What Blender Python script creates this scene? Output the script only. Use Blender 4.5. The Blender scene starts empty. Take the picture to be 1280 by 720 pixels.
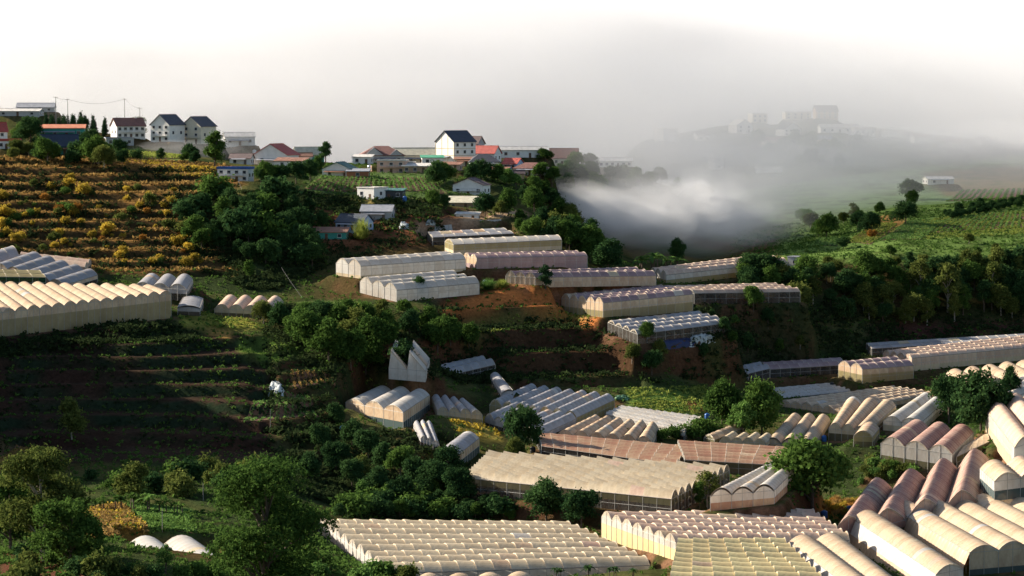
import bpy, math, random
import numpy as np
from mathutils import Vector

# ------------------------------------------------------------------ camera, sky, sun, exposure
SC = bpy.context.scene
COL = SC.collection
F = 100.0 / 36.0 * 1280.0          # focal length in photo pixels (1280 wide)
CZ = 100.0                          # camera height
Y_EYE = 120.0                       # photo row of eye level
PITCH = math.atan((360.0 - Y_EYE) / F)
SUN_AZ = math.radians(26)           # how far behind "due left" the sun stands
SUN_EL = math.radians(24)

cam_data = bpy.data.cameras.new("camera")
cam_data.lens = 100.0
cam_data.sensor_width = 36.0
cam_data.clip_start = 1.0
cam_data.clip_end = 30000.0
cam = bpy.data.objects.new("camera", cam_data)
COL.objects.link(cam)
cam.location = (0, 0, CZ)
cam.rotation_euler = (math.pi / 2 - PITCH, 0, 0)
SC.camera = cam

to_sun = Vector((-math.cos(SUN_AZ) * math.cos(SUN_EL), math.sin(SUN_AZ) * math.cos(SUN_EL), math.sin(SUN_EL)))
world = bpy.data.worlds.new("World")
SC.world = world
world.use_nodes = True
wn = world.node_tree
wn.nodes.clear()
sky = wn.nodes.new("ShaderNodeTexSky")
sky.sky_type = 'NISHITA'
sky.sun_disc = False
sky.sun_elevation = SUN_EL
sky.sun_rotation = math.atan2(to_sun.x, to_sun.y)
sky.air_density = 1.0
sky.dust_density = 1.2
bg = wn.nodes.new("ShaderNodeBackground")
bg.inputs[1].default_value = 0.068
wo = wn.nodes.new("ShaderNodeOutputWorld")
wn.links.new(sky.outputs[0], bg.inputs[0])
wn.links.new(bg.outputs[0], wo.inputs[0])

sun_data = bpy.data.lights.new("sun", 'SUN')
sun_data.energy = 5.0
sun_data.angle = math.radians(0.53)
sun_data.color = (1.0, 0.895, 0.75)
sun = bpy.data.objects.new("sun", sun_data)
COL.objects.link(sun)
sun.rotation_euler = (-to_sun).to_track_quat('-Z', 'Y').to_euler()
sun.location = (-600, 900, 500)

SC.view_settings.view_transform = 'Standard'
SC.view_settings.look = 'None'
SC.view_settings.gamma = 1.0
SC.view_settings.use_curve_mapping = False
SC.view_settings.exposure = 1.28
SC.render.engine = 'CYCLES'
cy = SC.cycles
cy.max_bounces = 24
cy.diffuse_bounces = 3
cy.glossy_bounces = 2
cy.transmission_bounces = 4
cy.transparent_max_bounces = 16
cy.volume_bounces = 20
cy.sample_clamp_indirect = 6.0
cy.use_adaptive_sampling = True
cy.adaptive_threshold = 0.02
cy.use_denoising = True

rng = np.random.default_rng(7)
random.seed(7)

# ------------------------------------------------------------------ photo pixel <-> world
SP, CP = math.sin(PITCH), math.cos(PITCH)


def ray(x, y):
    """world direction of a photo pixel, scaled so that its Y component is 1 (a pixel gives only a direction)"""
    a, b = (x - 640.0) / F, (360.0 - y) / F
    dy = CP + b * SP
    return a / dy, (-SP + b * CP) / dy


def at(x, y, D):
    dx, dz = ray(x, y)
    return np.array([dx * D, D, CZ + dz * D])


def on_z(x, y, z):
    dx, dz = ray(x, y)
    D = (z - CZ) / dz
    return np.array([dx * D, D, z])


def project(X, Y, Z):
    """world arrays -> photo pixels"""
    dz = Z - CZ
    depth = Y * CP - dz * SP
    up = Y * SP + dz * CP
    return 640.0 + F * X / depth, 360.0 - F * up / depth


def lattice(seed):
    return np.random.default_rng(seed).random((256, 256))


LATT = [lattice(s) for s in range(6)]


def noise2(x, y, scale, seed=0):
    """smooth value noise in 0..1"""
    L = LATT[seed % 6]
    x = np.asarray(x, float) / scale + seed * 17.3
    y = np.asarray(y, float) / scale + seed * 9.1
    xi, yi = np.floor(x).astype(int), np.floor(y).astype(int)
    fx, fy = x - xi, y - yi
    fx, fy = fx * fx * (3 - 2 * fx), fy * fy * (3 - 2 * fy)
    a, b = L[xi & 255, yi & 255], L[(xi + 1) & 255, yi & 255]
    c, d = L[xi & 255, (yi + 1) & 255], L[(xi + 1) & 255, (yi + 1) & 255]
    return (a * (1 - fx) + b * fx) * (1 - fy) + (c * (1 - fx) + d * fx) * fy


def fbm(x, y, scale, oct=4, seed=0):
    s, amp, tot = 0.0, 1.0, 0.0
    for o in range(oct):
        s = s + amp * noise2(x, y, scale / 2 ** o, seed + o)
        tot += amp
        amp *= 0.5
    return s / tot


def smooth(e0, e1, v):
    t = np.clip((v - e0) / (e1 - e0), 0, 1)
    return t * t * (3 - 2 * t)


def in_poly(px, py, poly):
    px, py = np.asarray(px), np.asarray(py)
    inside = np.zeros(px.shape, bool)
    n = len(poly)
    for i in range(n):
        x0, y0 = poly[i]
        x1, y1 = poly[(i + 1) % n]
        if y0 == y1:
            continue
        c = ((y0 > py) != (y1 > py)) & (px < (x1 - x0) * (py - y0) / (y1 - y0) + x0)
        inside ^= c
    return inside


# ------------------------------------------------------------------ object helpers
def empty(name, loc=(0, 0, 0), rz=0.0):
    o = bpy.data.objects.new(name, None)
    o.empty_display_size = 0.5
    o.location = loc
    o.rotation_euler = (0, 0, rz)
    COL.objects.link(o)
    return o


def tag(o, label=None, cat=None, group=None, kind=None):
    if label:
        o["label"] = label
    if cat:
        o["category"] = cat
    if group:
        o["group"] = group
    if kind:
        o["kind"] = kind
    return o


def mesh_np(name, V, faces, mats, smooth_shade=False, mat_idx=None):
    """faces: (n,4) or (n,3) int array, or a list of tuples"""
    me = bpy.data.meshes.new(name)
    V = np.asarray(V, np.float32).reshape(-1, 3)
    if isinstance(faces, np.ndarray):
        n, k = faces.shape
        me.vertices.add(len(V))
        me.vertices.foreach_set("co", V.ravel())
        me.loops.add(n * k)
        me.loops.foreach_set("vertex_index", faces.astype(np.int32).ravel())
        me.polygons.add(n)
        me.polygons.foreach_set("loop_start", np.arange(n, dtype=np.int32) * k)
        me.update(calc_edges=True)
    else:
        me.from_pydata(V.tolist(), [], [list(f) for f in faces])
        me.update()
    for m in (mats if isinstance(mats, (list, tuple)) else [mats]):
        me.materials.append(m)
    if mat_idx is not None:
        me.polygons.foreach_set("material_index", np.asarray(mat_idx, np.int32))
    if smooth_shade:
        me.polygons.foreach_set("use_smooth", np.ones(len(me.polygons), bool))
    return me


def link(name, me, parent=None, loc=None):
    o = bpy.data.objects.new(name, me)
    if parent is not None:
        o.parent = parent
    if loc is not None:
        o.location = loc
    COL.objects.link(o)
    return o


class MB:
    """collects boxes, quads and tubes for ONE mesh"""

    def __init__(self):
        self.v, self.f, self.m = [], [], []

    def add(self, V, Fc, mi=0):
        b = len(self.v)
        self.v.extend([tuple(float(c) for c in p) for p in V])
        self.f.extend([tuple(i + b for i in f) for f in Fc])
        self.m.extend([mi] * len(Fc))
        return self

    def quad(self, a, b, c, d, mi=0):
        return self.add([a, b, c, d], [(0, 1, 2, 3)], mi)

    def box(self, x0, x1, y0, y1, z0, z1, mi=0):
        V = [(x0, y0, z0), (x1, y0, z0), (x1, y1, z0), (x0, y1, z0), (x0, y0, z1), (x1, y0, z1), (x1, y1, z1), (x0, y1, z1)]
        return self.add(V, [(0, 3, 2, 1), (4, 5, 6, 7), (0, 1, 5, 4), (1, 2, 6, 5), (2, 3, 7, 6), (3, 0, 4, 7)], mi)

    def tube(self, pts, r, n=5, mi=0, r1=None):
        pts = [np.asarray(p, float) for p in pts]
        V = []
        for i, p in enumerate(pts):
            d = pts[min(i + 1, len(pts) - 1)] - pts[max(i - 1, 0)]
            d = d / (np.linalg.norm(d) + 1e-9)
            s = np.cross(d, (0, 0, 1.0) if abs(d[2]) < 0.9 else (1.0, 0, 0))
            s /= np.linalg.norm(s)
            t = np.cross(d, s)
            rr = r if r1 is None else r + (r1 - r) * i / max(1, len(pts) - 1)
            for k in range(n):
                a = 2 * math.pi * k / n
                V.append(p + rr * (math.cos(a) * s + math.sin(a) * t))
        Fc = []
        for i in range(len(pts) - 1):
            for k in range(n):
                Fc.append((i * n + k, i * n + (k + 1) % n, (i + 1) * n + (k + 1) % n, (i + 1) * n + k))
        Fc.append(tuple(range(n - 1, -1, -1)))
        Fc.append(tuple((len(pts) - 1) * n + k for k in range(n)))
        return self.add(V, Fc, mi)

    def build(self, name, mats, parent=None, loc=None, smooth_shade=False):
        me = mesh_np(name, self.v, self.f, mats, smooth_shade, self.m)
        return link(name, me, parent, loc)


# ------------------------------------------------------------------ materials
def new_mat(name):
    m = bpy.data.materials.new(name)
    m.use_nodes = True
    nt = m.node_tree
    nt.nodes.clear()
    out = nt.nodes.new("ShaderNodeOutputMaterial")
    return m, nt, out


def N(nt, typ, **kw):
    n = nt.nodes.new(typ)
    for k, v in kw.items():
        setattr(n, k, v)
    return n


def ramp_colors(nt, fac, stops):
    r = nt.nodes.new("ShaderNodeValToRGB")
    els = r.color_ramp.elements
    els[0].position, els[0].color = stops[0][0], (*stops[0][1], 1)
    els[1].position, els[1].color = stops[-1][0], (*stops[-1][1], 1)
    for p, c in stops[1:-1]:
        e = els.new(p)
        e.color = (*c, 1)
    nt.links.new(fac, r.inputs[0])
    return r.outputs[0]


def mul(c, k):
    return tuple(min(1.0, x * k) for x in c)


def film_mat(name, base, stain, stain_amt=0.35, trans=0.45, gloss=0.06, net=False):
    """weathered plastic greenhouse film: diffuse + translucent, with dirt streaks and a tint that differs from sheet to sheet"""
    m, nt, out = new_mat(name)
    L = nt.links.new
    info = N(nt, "ShaderNodeObjectInfo")
    tc = N(nt, "ShaderNodeTexCoord")
    n1 = N(nt, "ShaderNodeTexNoise")
    n1.inputs["Scale"].default_value = 0.35
    n1.inputs["Detail"].default_value = 5
    n1.inputs["Roughness"].default_value = 0.65
    mp = N(nt, "ShaderNodeMapping")
    mp.inputs["Scale"].default_value = (1, 1, 0.5)
    L(tc.outputs["Object"], mp.inputs[0])
    L(mp.outputs[0], n1.inputs["Vector"])
    n2 = N(nt, "ShaderNodeTexNoise")
    n2.inputs["Scale"].default_value = 2.2
    n2.inputs["Detail"].default_value = 3
    L(mp.outputs[0], n2.inputs["Vector"])
    add = N(nt, "ShaderNodeMath", operation='MULTIPLY_ADD')
    L(n2.outputs[0], add.inputs[0])
    add.inputs[1].default_value = 0.35
    L(n1.outputs[0], add.inputs[2])
    ad2 = N(nt, "ShaderNodeMath", operation='MULTIPLY_ADD')
    L(info.outputs["Random"], ad2.inputs[0])
    ad2.inputs[1].default_value = 0.22
    L(add.outputs[0], ad2.inputs[2])
    c = ramp_colors(nt, ad2.outputs[0], [(0.40, base), (0.68, tuple(b * (1 - stain_amt) + s * stain_amt for b, s in zip(base, stain))), (0.95, stain)])
    d = N(nt, "ShaderNodeBsdfDiffuse")
    t = N(nt, "ShaderNodeBsdfTranslucent")
    g = N(nt, "ShaderNodeBsdfGlossy")
    g.inputs["Roughness"].default_value = 0.38
    L(c, d.inputs[0])
    L(c, t.inputs[0])
    bp = N(nt, "ShaderNodeBump")
    bp.inputs["Strength"].default_value = 0.35
    bp.inputs["Distance"].default_value = 0.12
    L(n2.outputs[0], bp.inputs["Height"])
    L(bp.outputs[0], d.inputs["Normal"])
    L(bp.outputs[0], g.inputs["Normal"])
    mx = N(nt, "ShaderNodeMixShader")
    mx.inputs[0].default_value = trans
    L(d.outputs[0], mx.inputs[1])
    L(t.outputs[0], mx.inputs[2])
    m2 = N(nt, "ShaderNodeMixShader")
    m2.inputs[0].default_value = gloss
    L(mx.outputs[0], m2.inputs[1])
    L(g.outputs[0], m2.inputs[2])
    sh = m2.outputs[0]
    if net:
        tr = N(nt, "ShaderNodeBsdfTransparent")
        m3 = N(nt, "ShaderNodeMixShader")
        m3.inputs[0].default_value = net
        L(sh, m3.inputs[1])
        L(tr.outputs[0], m3.inputs[2])
        sh = m3.outputs[0]
    L(sh, out.inputs[0])
    return m


def plain_mat(name, col, rough=0.8, var=0.25, scale=0.6, spec=0.3, metal=0.0, rand=0.0):
    """painted, plastered, wooden or earthen surface with uneven weathering"""
    m, nt, out = new_mat(name)
    L = nt.links.new
    b = N(nt, "ShaderNodeBsdfPrincipled")
    tc = N(nt, "ShaderNodeTexCoord")
    n1 = N(nt, "ShaderNodeTexNoise")
    n1.inputs["Scale"].default_value = scale
    n1.inputs["Detail"].default_value = 6
    n1.inputs["Roughness"].default_value = 0.7
    L(tc.outputs["Object"], n1.inputs["Vector"])
    f = n1.outputs[0]
    if rand:
        info = N(nt, "ShaderNodeObjectInfo")
        a = N(nt, "ShaderNodeMath", operation='MULTIPLY_ADD')
        L(info.outputs["Random"], a.inputs[0])
        a.inputs[1].default_value = rand
        L(f, a.inputs[2])
        s = N(nt, "ShaderNodeMath", operation='SUBTRACT')
        L(a.outputs[0], s.inputs[0])
        s.inputs[1].default_value = rand / 2
        f = s.outputs[0]
    c = ramp_colors(nt, f, [(0.25, mul(col, 1 - var)), (0.55, col), (0.85, mul(col, 1 + var * 0.5))])
    L(c, b.inputs["Base Color"])
    b.inputs["Roughness"].default_value = rough
    b.inputs["Metallic"].default_value = metal
    b.inputs["Specular IOR Level"].default_value = spec
    L(b.outputs[0], out.inputs[0])
    return m


def leaf_mat(name, dark, light, trans=0.35, warm=None):
    """leaves: colour differs from leaf to leaf and from plant to plant"""
    m, nt, out = new_mat(name)
    L = nt.links.new
    geo = N(nt, "ShaderNodeNewGeometry")
    info = N(nt, "ShaderNodeObjectInfo")
    a = N(nt, "ShaderNodeMath", operation='MULTIPLY_ADD')
    L(geo.outputs["Random Per Island"], a.inputs[0])
    a.inputs[1].default_value = 0.6
    b = N(nt, "ShaderNodeMath", operation='MULTIPLY')
    L(info.outputs["Random"], b.inputs[0])
    b.inputs[1].default_value = 0.4
    L(b.outputs[0], a.inputs[2])
    stops = [(0.0, dark), (0.8, light)]
    if warm:
        stops.append((1.0, warm))
    c = ramp_colors(nt, a.outputs[0], stops)
    d = N(nt, "ShaderNodeBsdfDiffuse")
    t = N(nt, "ShaderNodeBsdfTranslucent")
    L(c, d.inputs[0])
    L(c, t.inputs[0])
    mx = N(nt, "ShaderNodeMixShader")
    mx.inputs[0].default_value = trans
    L(d.outputs[0], mx.inputs[1])
    L(t.outputs[0], mx.inputs[2])
    L(mx.outputs[0], out.inputs[0])
    return m
# ------------------------------------------------------------------ terrain: profiles (distance, photo row where the ground at that distance lies)
PROFILES = {  # columns left of the frame hold an unseen hill, raised for its shadow
    -900: [(120, 1500), (300, 900), (450, 780), (600, 640), (720, 420), (800, 200), (860, 120), (930, 120), (1000, 180), (1150, 150), (1300, 140), (1500, 150), (2000, 220)],
    -330: [(120, 1500), (300, 900), (450, 790), (600, 640), (720, 420), (800, 255), (850, 160), (890, 130), (930, 150), (975, 270), (1010, 310), (1080, 250), (1150, 170), (1300, 140), (1450, 140), (1600, 180), (2000, 260)],
    -130: [(120, 1500), (300, 900), (450, 800), (600, 690), (720, 585), (780, 505), (830, 400), (860, 345), (890, 350), (930, 375), (970, 370), (1010, 330), (1080, 265), (1150, 195), (1300, 150), (1450, 140), (1600, 180), (2000, 260)],
    0: [(120, 1500), (300, 890), (450, 790), (600, 685), (680, 630), (750, 592), (790, 566), (815, 535), (840, 495), (865, 445), (885, 425), (960, 388), (1000, 352), (1020, 338), (1080, 268), (1150, 203), (1180, 192), (1300, 152), (1450, 138), (1600, 180), (2000, 260)],
    160: [(120, 1500), (300, 890), (450, 790), (600, 678), (680, 628), (750, 592), (790, 566), (815, 540), (845, 485), (875, 425), (900, 405), (960, 376), (1000, 352), (1020, 338), (1080, 275), (1150, 206), (1190, 192), (1280, 178), (1350, 168), (1450, 190), (1600, 240), (2000, 280)],
    320: [(120, 1500), (300, 890), (450, 800), (600, 700), (680, 645), (760, 592), (800, 548), (840, 492), (880, 440), (910, 412), (950, 392), (1000, 372), (1030, 342), (1070, 285), (1110, 240), (1150, 216), (1200, 206), (1300, 204), (1360, 215), (1450, 260), (2000, 300)],
    420: [(120, 1500), (300, 890), (450, 800), (600, 722), (660, 690), (740, 638), (790, 585), (830, 535), (870, 480), (910, 430), (950, 395), (985, 378), (1040, 350), (1065, 315), (1090, 290), (1115, 262), (1150, 226), (1200, 208), (1300, 202), (1360, 212), (1450, 260), (2000, 300)],
    520: [(120, 1500), (300, 890), (450, 800), (580, 735), (650, 720), (725, 662), (780, 600), (820, 548), (860, 512), (900, 478), (940, 425), (970, 385), (990, 374), (1045, 345), (1070, 300), (1100, 270), (1118, 256), (1150, 232), (1200, 209), (1300, 201), (1370, 205), (1450, 250), (2000, 300)],
    640: [(120, 1500), (300, 890), (450, 800), (580, 745), (650, 722), (725, 660), (790, 612), (830, 575), (880, 528), (925, 492), (950, 455), (980, 400), (1000, 366), (1045, 345), (1075, 318), (1105, 276), (1130, 262), (1165, 236), (1200, 214), (1300, 199), (1380, 198), (1450, 235), (2000, 290)],
    680: [(120, 1500), (300, 890), (450, 800), (580, 745), (650, 718), (725, 659), (790, 610), (835, 568), (885, 525), (930, 487), (952, 458), (980, 408), (1000, 378), (1040, 355), (1062, 332), (1095, 300), (1130, 278), (1170, 262), (1210, 240), (1290, 214), (1380, 204), (1450, 222), (1550, 240), (2000, 285)],
    720: [(120, 1500), (300, 890), (450, 800), (580, 745), (650, 715), (725, 658), (790, 608), (840, 562), (890, 522), (935, 482), (955, 460), (980, 415), (1000, 390), (1030, 366), (1050, 345), (1080, 322), (1120, 300), (1170, 300), (1240, 290), (1300, 240), (1360, 214), (1440, 208), (1550, 230), (2000, 280)],
    800: [(120, 1500), (300, 890), (450, 800), (580, 745), (650, 708), (725, 652), (800, 598), (860, 552), (900, 520), (940, 485), (955, 458), (975, 424), (1000, 396), (1035, 368), (1060, 352), (1100, 338), (1140, 338), (1220, 326), (1330, 270), (1400, 232), (1470, 217), (1560, 226), (1700, 218), (1790, 182), (1880, 172), (2000, 185)],
    900: [(120, 1500), (300, 890), (450, 800), (580, 745), (650, 708), (725, 652), (800, 598), (870, 552), (930, 515), (980, 486), (1000, 470), (1020, 430), (1040, 396), (1065, 380), (1095, 360), (1130, 342), (1180, 330), (1260, 325), (1380, 290), (1500, 255), (1600, 238), (1690, 214), (1790, 180), (1850, 166), (1930, 155), (2000, 160)],
    1000: [(120, 1500), (300, 890), (450, 800), (580, 745), (650, 705), (725, 650), (800, 598), (870, 552), (930, 520), (985, 495), (1040, 472), (1060, 450), (1075, 420), (1100, 380), (1130, 345), (1165, 325), (1220, 312), (1320, 300), (1440, 268), (1600, 235), (1750, 200), (1850, 168), (1950, 155), (2150, 160)],
    1120: [(120, 1500), (300, 890), (450, 800), (580, 740), (650, 700), (725, 645), (800, 600), (870, 560), (930, 525), (985, 497), (1040, 468), (1090, 440), (1115, 415), (1145, 345), (1170, 315), (1230, 298), (1300, 275), (1380, 258), (1450, 256), (1600, 235), (1750, 205), (1850, 178), (1950, 165), (2150, 160)],
    1280: [(120, 1500), (300, 890), (450, 815), (540, 800), (600, 768), (660, 712), (720, 648), (800, 566), (870, 535), (930, 510), (985, 485), (1040, 460), (1090, 436), (1125, 410), (1155, 345), (1190, 310), (1250, 290), (1320, 268), (1390, 252), (1480, 244), (1600, 232), (1750, 205), (1850, 185), (2000, 180)],
    1700: [(120, 1500), (300, 890), (450, 815), (540, 795), (600, 760), (660, 700), (720, 640), (800, 560), (870, 530), (930, 505), (985, 480), (1040, 455), (1090, 430), (1125, 400), (1155, 340), (1190, 305), (1250, 285), (1320, 264), (1390, 250), (1480, 242), (1600, 232), (1750, 205), (1850, 185), (2000, 180)],
    2200: [(120, 1500), (300, 890), (450, 800), (540, 730), (600, 680), (660, 640), (720, 600), (800, 560), (870, 530), (930, 505), (985, 480), (1040, 455), (1090, 430), (1125, 400), (1155, 340), (1190, 305), (1250, 285), (1320, 264), (1390, 250), (1480, 242), (1600, 232), (1750, 205), (1850, 185), (2000, 180)],
}
FAR_TAIL = [(2600, 215), (3200, 140), (3900, 46), (4500, 30), (5200, 40), (9000, 90)]

GX = np.concatenate([np.arange(-900, -40, 20), np.arange(-40, 1320, 3.5), np.arange(1320, 2201, 20)]).astype(float)
GY = np.concatenate([np.arange(120, 560, 8), np.arange(560, 1260, 1.75), np.arange(1260, 1700, 5), np.arange(1700, 2600, 12), np.arange(2600, 9001, 80)]).astype(float)
pxs = sorted(PROFILES)
colZ = []
for px in pxs:
    pr = PROFILES[px] + FAR_TAIL
    D = np.array([p[0] for p in pr], float)
    Zc = np.array([at(px, y, d)[2] for d, y in pr])
    z = np.interp(GY, D, Zc)
    colZ.append(z)
colZ = np.array(colZ)
TZ = np.empty((len(GY), len(GX)))
for j in range(len(GY)):
    TZ[j] = np.interp(GX, pxs, colZ[:, j])
AX = (GX - 640.0) / F
TX = AX[None, :] * GY[:, None]
TY = np.repeat(GY[:, None], len(GX), 1)


def blur_rows(A, n):
    for _ in range(n):
        B = A.copy()
        B[1:-1] = 0.25 * A[:-2] + 0.5 * A[1:-1] + 0.25 * A[2:]
        A = B
    return A


def blur_cols(A, n):
    for _ in range(n):
        B = A.copy()
        B[:, 1:-1] = 0.25 * A[:, :-2] + 0.5 * A[:, 1:-1] + 0.25 * A[:, 2:]
        A = B
    return A


TZ = blur_cols(blur_rows(TZ, 6), 24)
near = 1 - smooth(1500, 2500, TY)
TZ += (fbm(TX, TY, 60, 4, 1) - 0.5) * 3.0 * near * smooth(100, 500, TY)
# far hills: uneven crest line
hill = smooth(2900, 3800, TY)
TZ += hill * ((fbm(TX, TY, 900, 5, 2) - 0.5) * 170 + (fbm(TX, TY, 160, 3, 4) - 0.5) * 26)
PXG, PYG = project(TX, TY, TZ)

# terraces cut into the slopes: flat treads, steep risers
TERRACES = [
    ([(-60, 420), (240, 398), (335, 396), (345, 470), (330, 580), (-60, 590)], 3.4, 0.62, 780, 915),
    ([(-60, 196), (280, 200), (300, 235), (290, 345), (-60, 335)], 3.1, 0.55, 1010, 1160),
    ([(540, 372), (700, 366), (790, 400), (800, 480), (560, 480)], 6.6, 0.70, 920, 1012),
    ([(320, 400), (450, 480), (430, 600), (300, 600)], 3.0, 0.5, 760, 900),
]
for poly, h, flat, d0, d1 in TERRACES:
    w = in_poly(PXG, PYG, poly) & (TY > d0) & (TY < d1)
    w = blur_cols(blur_rows(w.astype(float), 3), 3)
    zz = TZ + (fbm(TX, TY, 30, 2, 3) - 0.5) * 2.0
    k = np.floor(zz / h)
    fr = zz / h - k
    zt = h * (k + smooth(flat, 1.0, fr))
    TZ = TZ * (1 - w) + zt * w


PADS = []


def pad(corners, margin=1.5, fall=5.0):
    """level the ground under a building: corners are 4 world points (any order round the quad) on the pad's surface"""
    global TZ
    P = np.array(corners, float)
    c = P.mean(0)
    A = np.c_[P[:, 0], P[:, 1], np.ones(len(P))]
    co, *_ = np.linalg.lstsq(A, P[:, 2], rcond=None)
    ang = np.arctan2(P[:, 1] - c[1], P[:, 0] - c[0])
    P = P[np.argsort(ang)]
    rad = np.max(np.linalg.norm(P[:, :2] - c[:2], axis=1)) + margin + fall + 3
    j0, j1 = np.searchsorted(GY, [c[1] - rad, c[1] + rad])
    xs, ys = TX[j0:j1], TY[j0:j1]
    d = np.full(xs.shape, -1e9)
    for i in range(len(P)):
        a, b = P[i, :2], P[(i + 1) % len(P), :2]
        e = b - a
        ln = np.linalg.norm(e)
        if ln < 1e-6:
            continue
        nx, ny = e[1] / ln, -e[0] / ln
        d = np.maximum(d, (xs - a[0]) * nx + (ys - a[1]) * ny)
    w = 1 - smooth(margin, margin + fall, d)
    z = co[0] * xs + co[1] * ys + co[2]
    TZ[j0:j1] = TZ[j0:j1] * (1 - w) + z * w


def ground_z(X, Y):
    X, Y = np.asarray(X, float), np.asarray(Y, float)
    fx = np.interp(640.0 + F * X / Y, GX, np.arange(len(GX)))
    fy = np.interp(Y, GY, np.arange(len(GY)))
    i, j = np.minimum(fx.astype(int), len(GX) - 2), np.minimum(fy.astype(int), len(GY) - 2)
    u, v = fx - i, fy - j
    return (TZ[j, i] * (1 - u) + TZ[j, i + 1] * u) * (1 - v) + (TZ[j + 1, i] * (1 - u) + TZ[j + 1, i + 1] * u) * v


RY = np.concatenate([np.arange(250, 1300, 0.75), np.arange(1300, 4500, 4)])


def ground(x, y, dmin=0, dmax=1e9):
    """where a photo pixel's line of sight meets the ground"""
    dx, dz = ray(x, y)
    Y = RY[(RY >= dmin) & (RY <= dmax)]
    g = ground_z(dx * Y, Y)
    hit = np.nonzero(g >= CZ + dz * Y)[0]
    k = hit[0] if len(hit) else int(np.argmin(CZ + dz * Y - g))
    return np.array([dx * Y[k], Y[k], float(g[k])])
# ------------------------------------------------------------------ greenhouse materials
FILM = {
    'cream': film_mat('film_cream', (0.70, 0.555, 0.37), (0.44, 0.30, 0.19), 0.45, trans=0.16),
    'sand': film_mat('film_sand', (0.68, 0.57, 0.39), (0.46, 0.36, 0.23), 0.45, trans=0.14),
    'pink': film_mat('film_pink', (0.72, 0.56, 0.41), (0.50, 0.33, 0.24), 0.45, trans=0.16),
    'yellow': film_mat('film_yellow', (0.76, 0.66, 0.34), (0.56, 0.44, 0.22), 0.45, trans=0.14),
    'white': film_mat('film_white', (0.80, 0.78, 0.73), (0.62, 0.56, 0.48), 0.3),
    'grey': film_mat('film_grey', (0.56, 0.57, 0.60), (0.40, 0.38, 0.38), 0.4),
    'rust': film_mat('film_rust', (0.66, 0.50, 0.31), (0.40, 0.20, 0.12), 0.55, trans=0.3),
    'brown': film_mat('film_brown', (0.60, 0.43, 0.32), (0.30, 0.16, 0.13), 0.6, trans=0.1),
    'mauve': film_mat('film_mauve', (0.50, 0.37, 0.36), (0.30, 0.20, 0.20), 0.5, trans=0.3),
    'ochre': film_mat('film_ochre', (0.48, 0.42, 0.22), (0.33, 0.27, 0.12), 0.5, trans=0.5),
    'olive': film_mat('net_olive', (0.24, 0.22, 0.13), (0.14, 0.13, 0.08), 0.5, trans=0.35, gloss=0.0, net=0.2),
    'dark': film_mat('net_dark', (0.13, 0.13, 0.12), (0.08, 0.07, 0.06), 0.5, trans=0.3, gloss=0.0, net=0.2),
    'teal': film_mat('net_teal', (0.12, 0.17, 0.16), (0.09, 0.12, 0.12), 0.5, trans=0.3, gloss=0.0, net=0.15),
    'green': film_mat('net_green', (0.03, 0.11, 0.06), (0.02, 0.07, 0.04), 0.5, trans=0.3, gloss=0.0, net=0.15),
}
M_STEEL = plain_mat('galvanised_pipe', (0.42, 0.41, 0.38), 0.55, 0.3, 1.5, 0.4, 0.3)
M_RIB = plain_mat('rib_lit_edge', (0.66, 0.57, 0.44), 0.7, 0.25, 1.0)  # pale colour stands in for light caught along the sheet edges
M_GUTTER = plain_mat('gutter_metal', (0.30, 0.26, 0.22), 0.6, 0.4, 1.0, 0.3, 0.2)

# q: photo pixels of the four eave corners, [tunnel start, tunnel end] of the first span, then of the last span.
# d: distance of the first corner (the others follow from the level eave), or of all four where the house climbs the slope
GH = []


def G(label, q, d, n, roof, wall=4.0, rise=2.2, up=None, low=None, split=0.5, bay=4.2, sk=0.0, group=None, saw=False, open_front=False, apron=0.0, prof='arc', scal=1.0):
    GH.append(dict(label=label, q=q, d=d, n=n, roof=roof, wall=wall, rise=rise, up=up or roof, low=low or 'olive', split=split, bay=bay, saw=saw, sk=sk, group=group, apron=apron, prof=prof, scal=scal))


G('very wide cream greenhouse on the left edge above dark terraced slope', [(-60, 398), (-112, 353), (214, 367), (194, 360)], [875, 960, 915, 935], 18, 'cream', 7.5, 1.5, 'cream', 'ochre', 0.3)
G('low pink greenhouse strip below golden hillside at left', [(22, 324), (106, 334), (28, 317), (114, 326)], [1012, 1003, 1022, 1015], 2, 'pink', 2.6, 1.5, 'pink', 'dark')
G('five pale blue tunnels climbing right, behind the wide cream greenhouse', [(-8, 332), (36, 317), (80, 357), (122, 344)], [995, 1010, 978, 990], 5, 'grey', 2.5, 2.0, 'pink', 'dark')
G('single large arched tunnel cut by the left edge, below golden hillside', [(-40, 326), (10, 311), (-22, 335), (24, 321)], [1005, 1020, 995, 1010], 1, 'grey', 3.5, 3.0, 'pink', 'pink')
G('flat olive shade house with dark green net front at left edge', [(-25, 346), (57, 347), (-28, 336), (48, 338)], [968, 968, 985, 985], 2, 'ochre', 3.4, 0.6, 'green', 'green')
G('three half hidden tunnels right of the wide cream greenhouse', [(168, 358), (180, 347), (233, 362), (241, 349)], [955, 985, 945, 978], 3, 'grey', 3.0, 2.2, 'grey', 'dark')
G('grey flat roofed tunnel below the three half hidden tunnels', [(222, 384), (229, 372), (250, 385), (254, 373)], [925, 945, 925, 945], 1, 'grey', 2.6, 1.0, 'grey', 'dark')
G('four small tunnels at the foot of the dark wood', [(268, 386), (279, 374), (341, 389), (354, 377)], [938, 968, 930, 962], 4, 'pink', 2.4, 2.3, 'sand', 'olive')
G('long white pair of tunnels, upper of two blocks under the retaining wall', [(451, 333), (582, 324), (420, 329), (551, 320)], [1010, 1030, 1022, 1042], 2, 'white', 4.4, 2.6, 'white', 'sand', 0.75)
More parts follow.
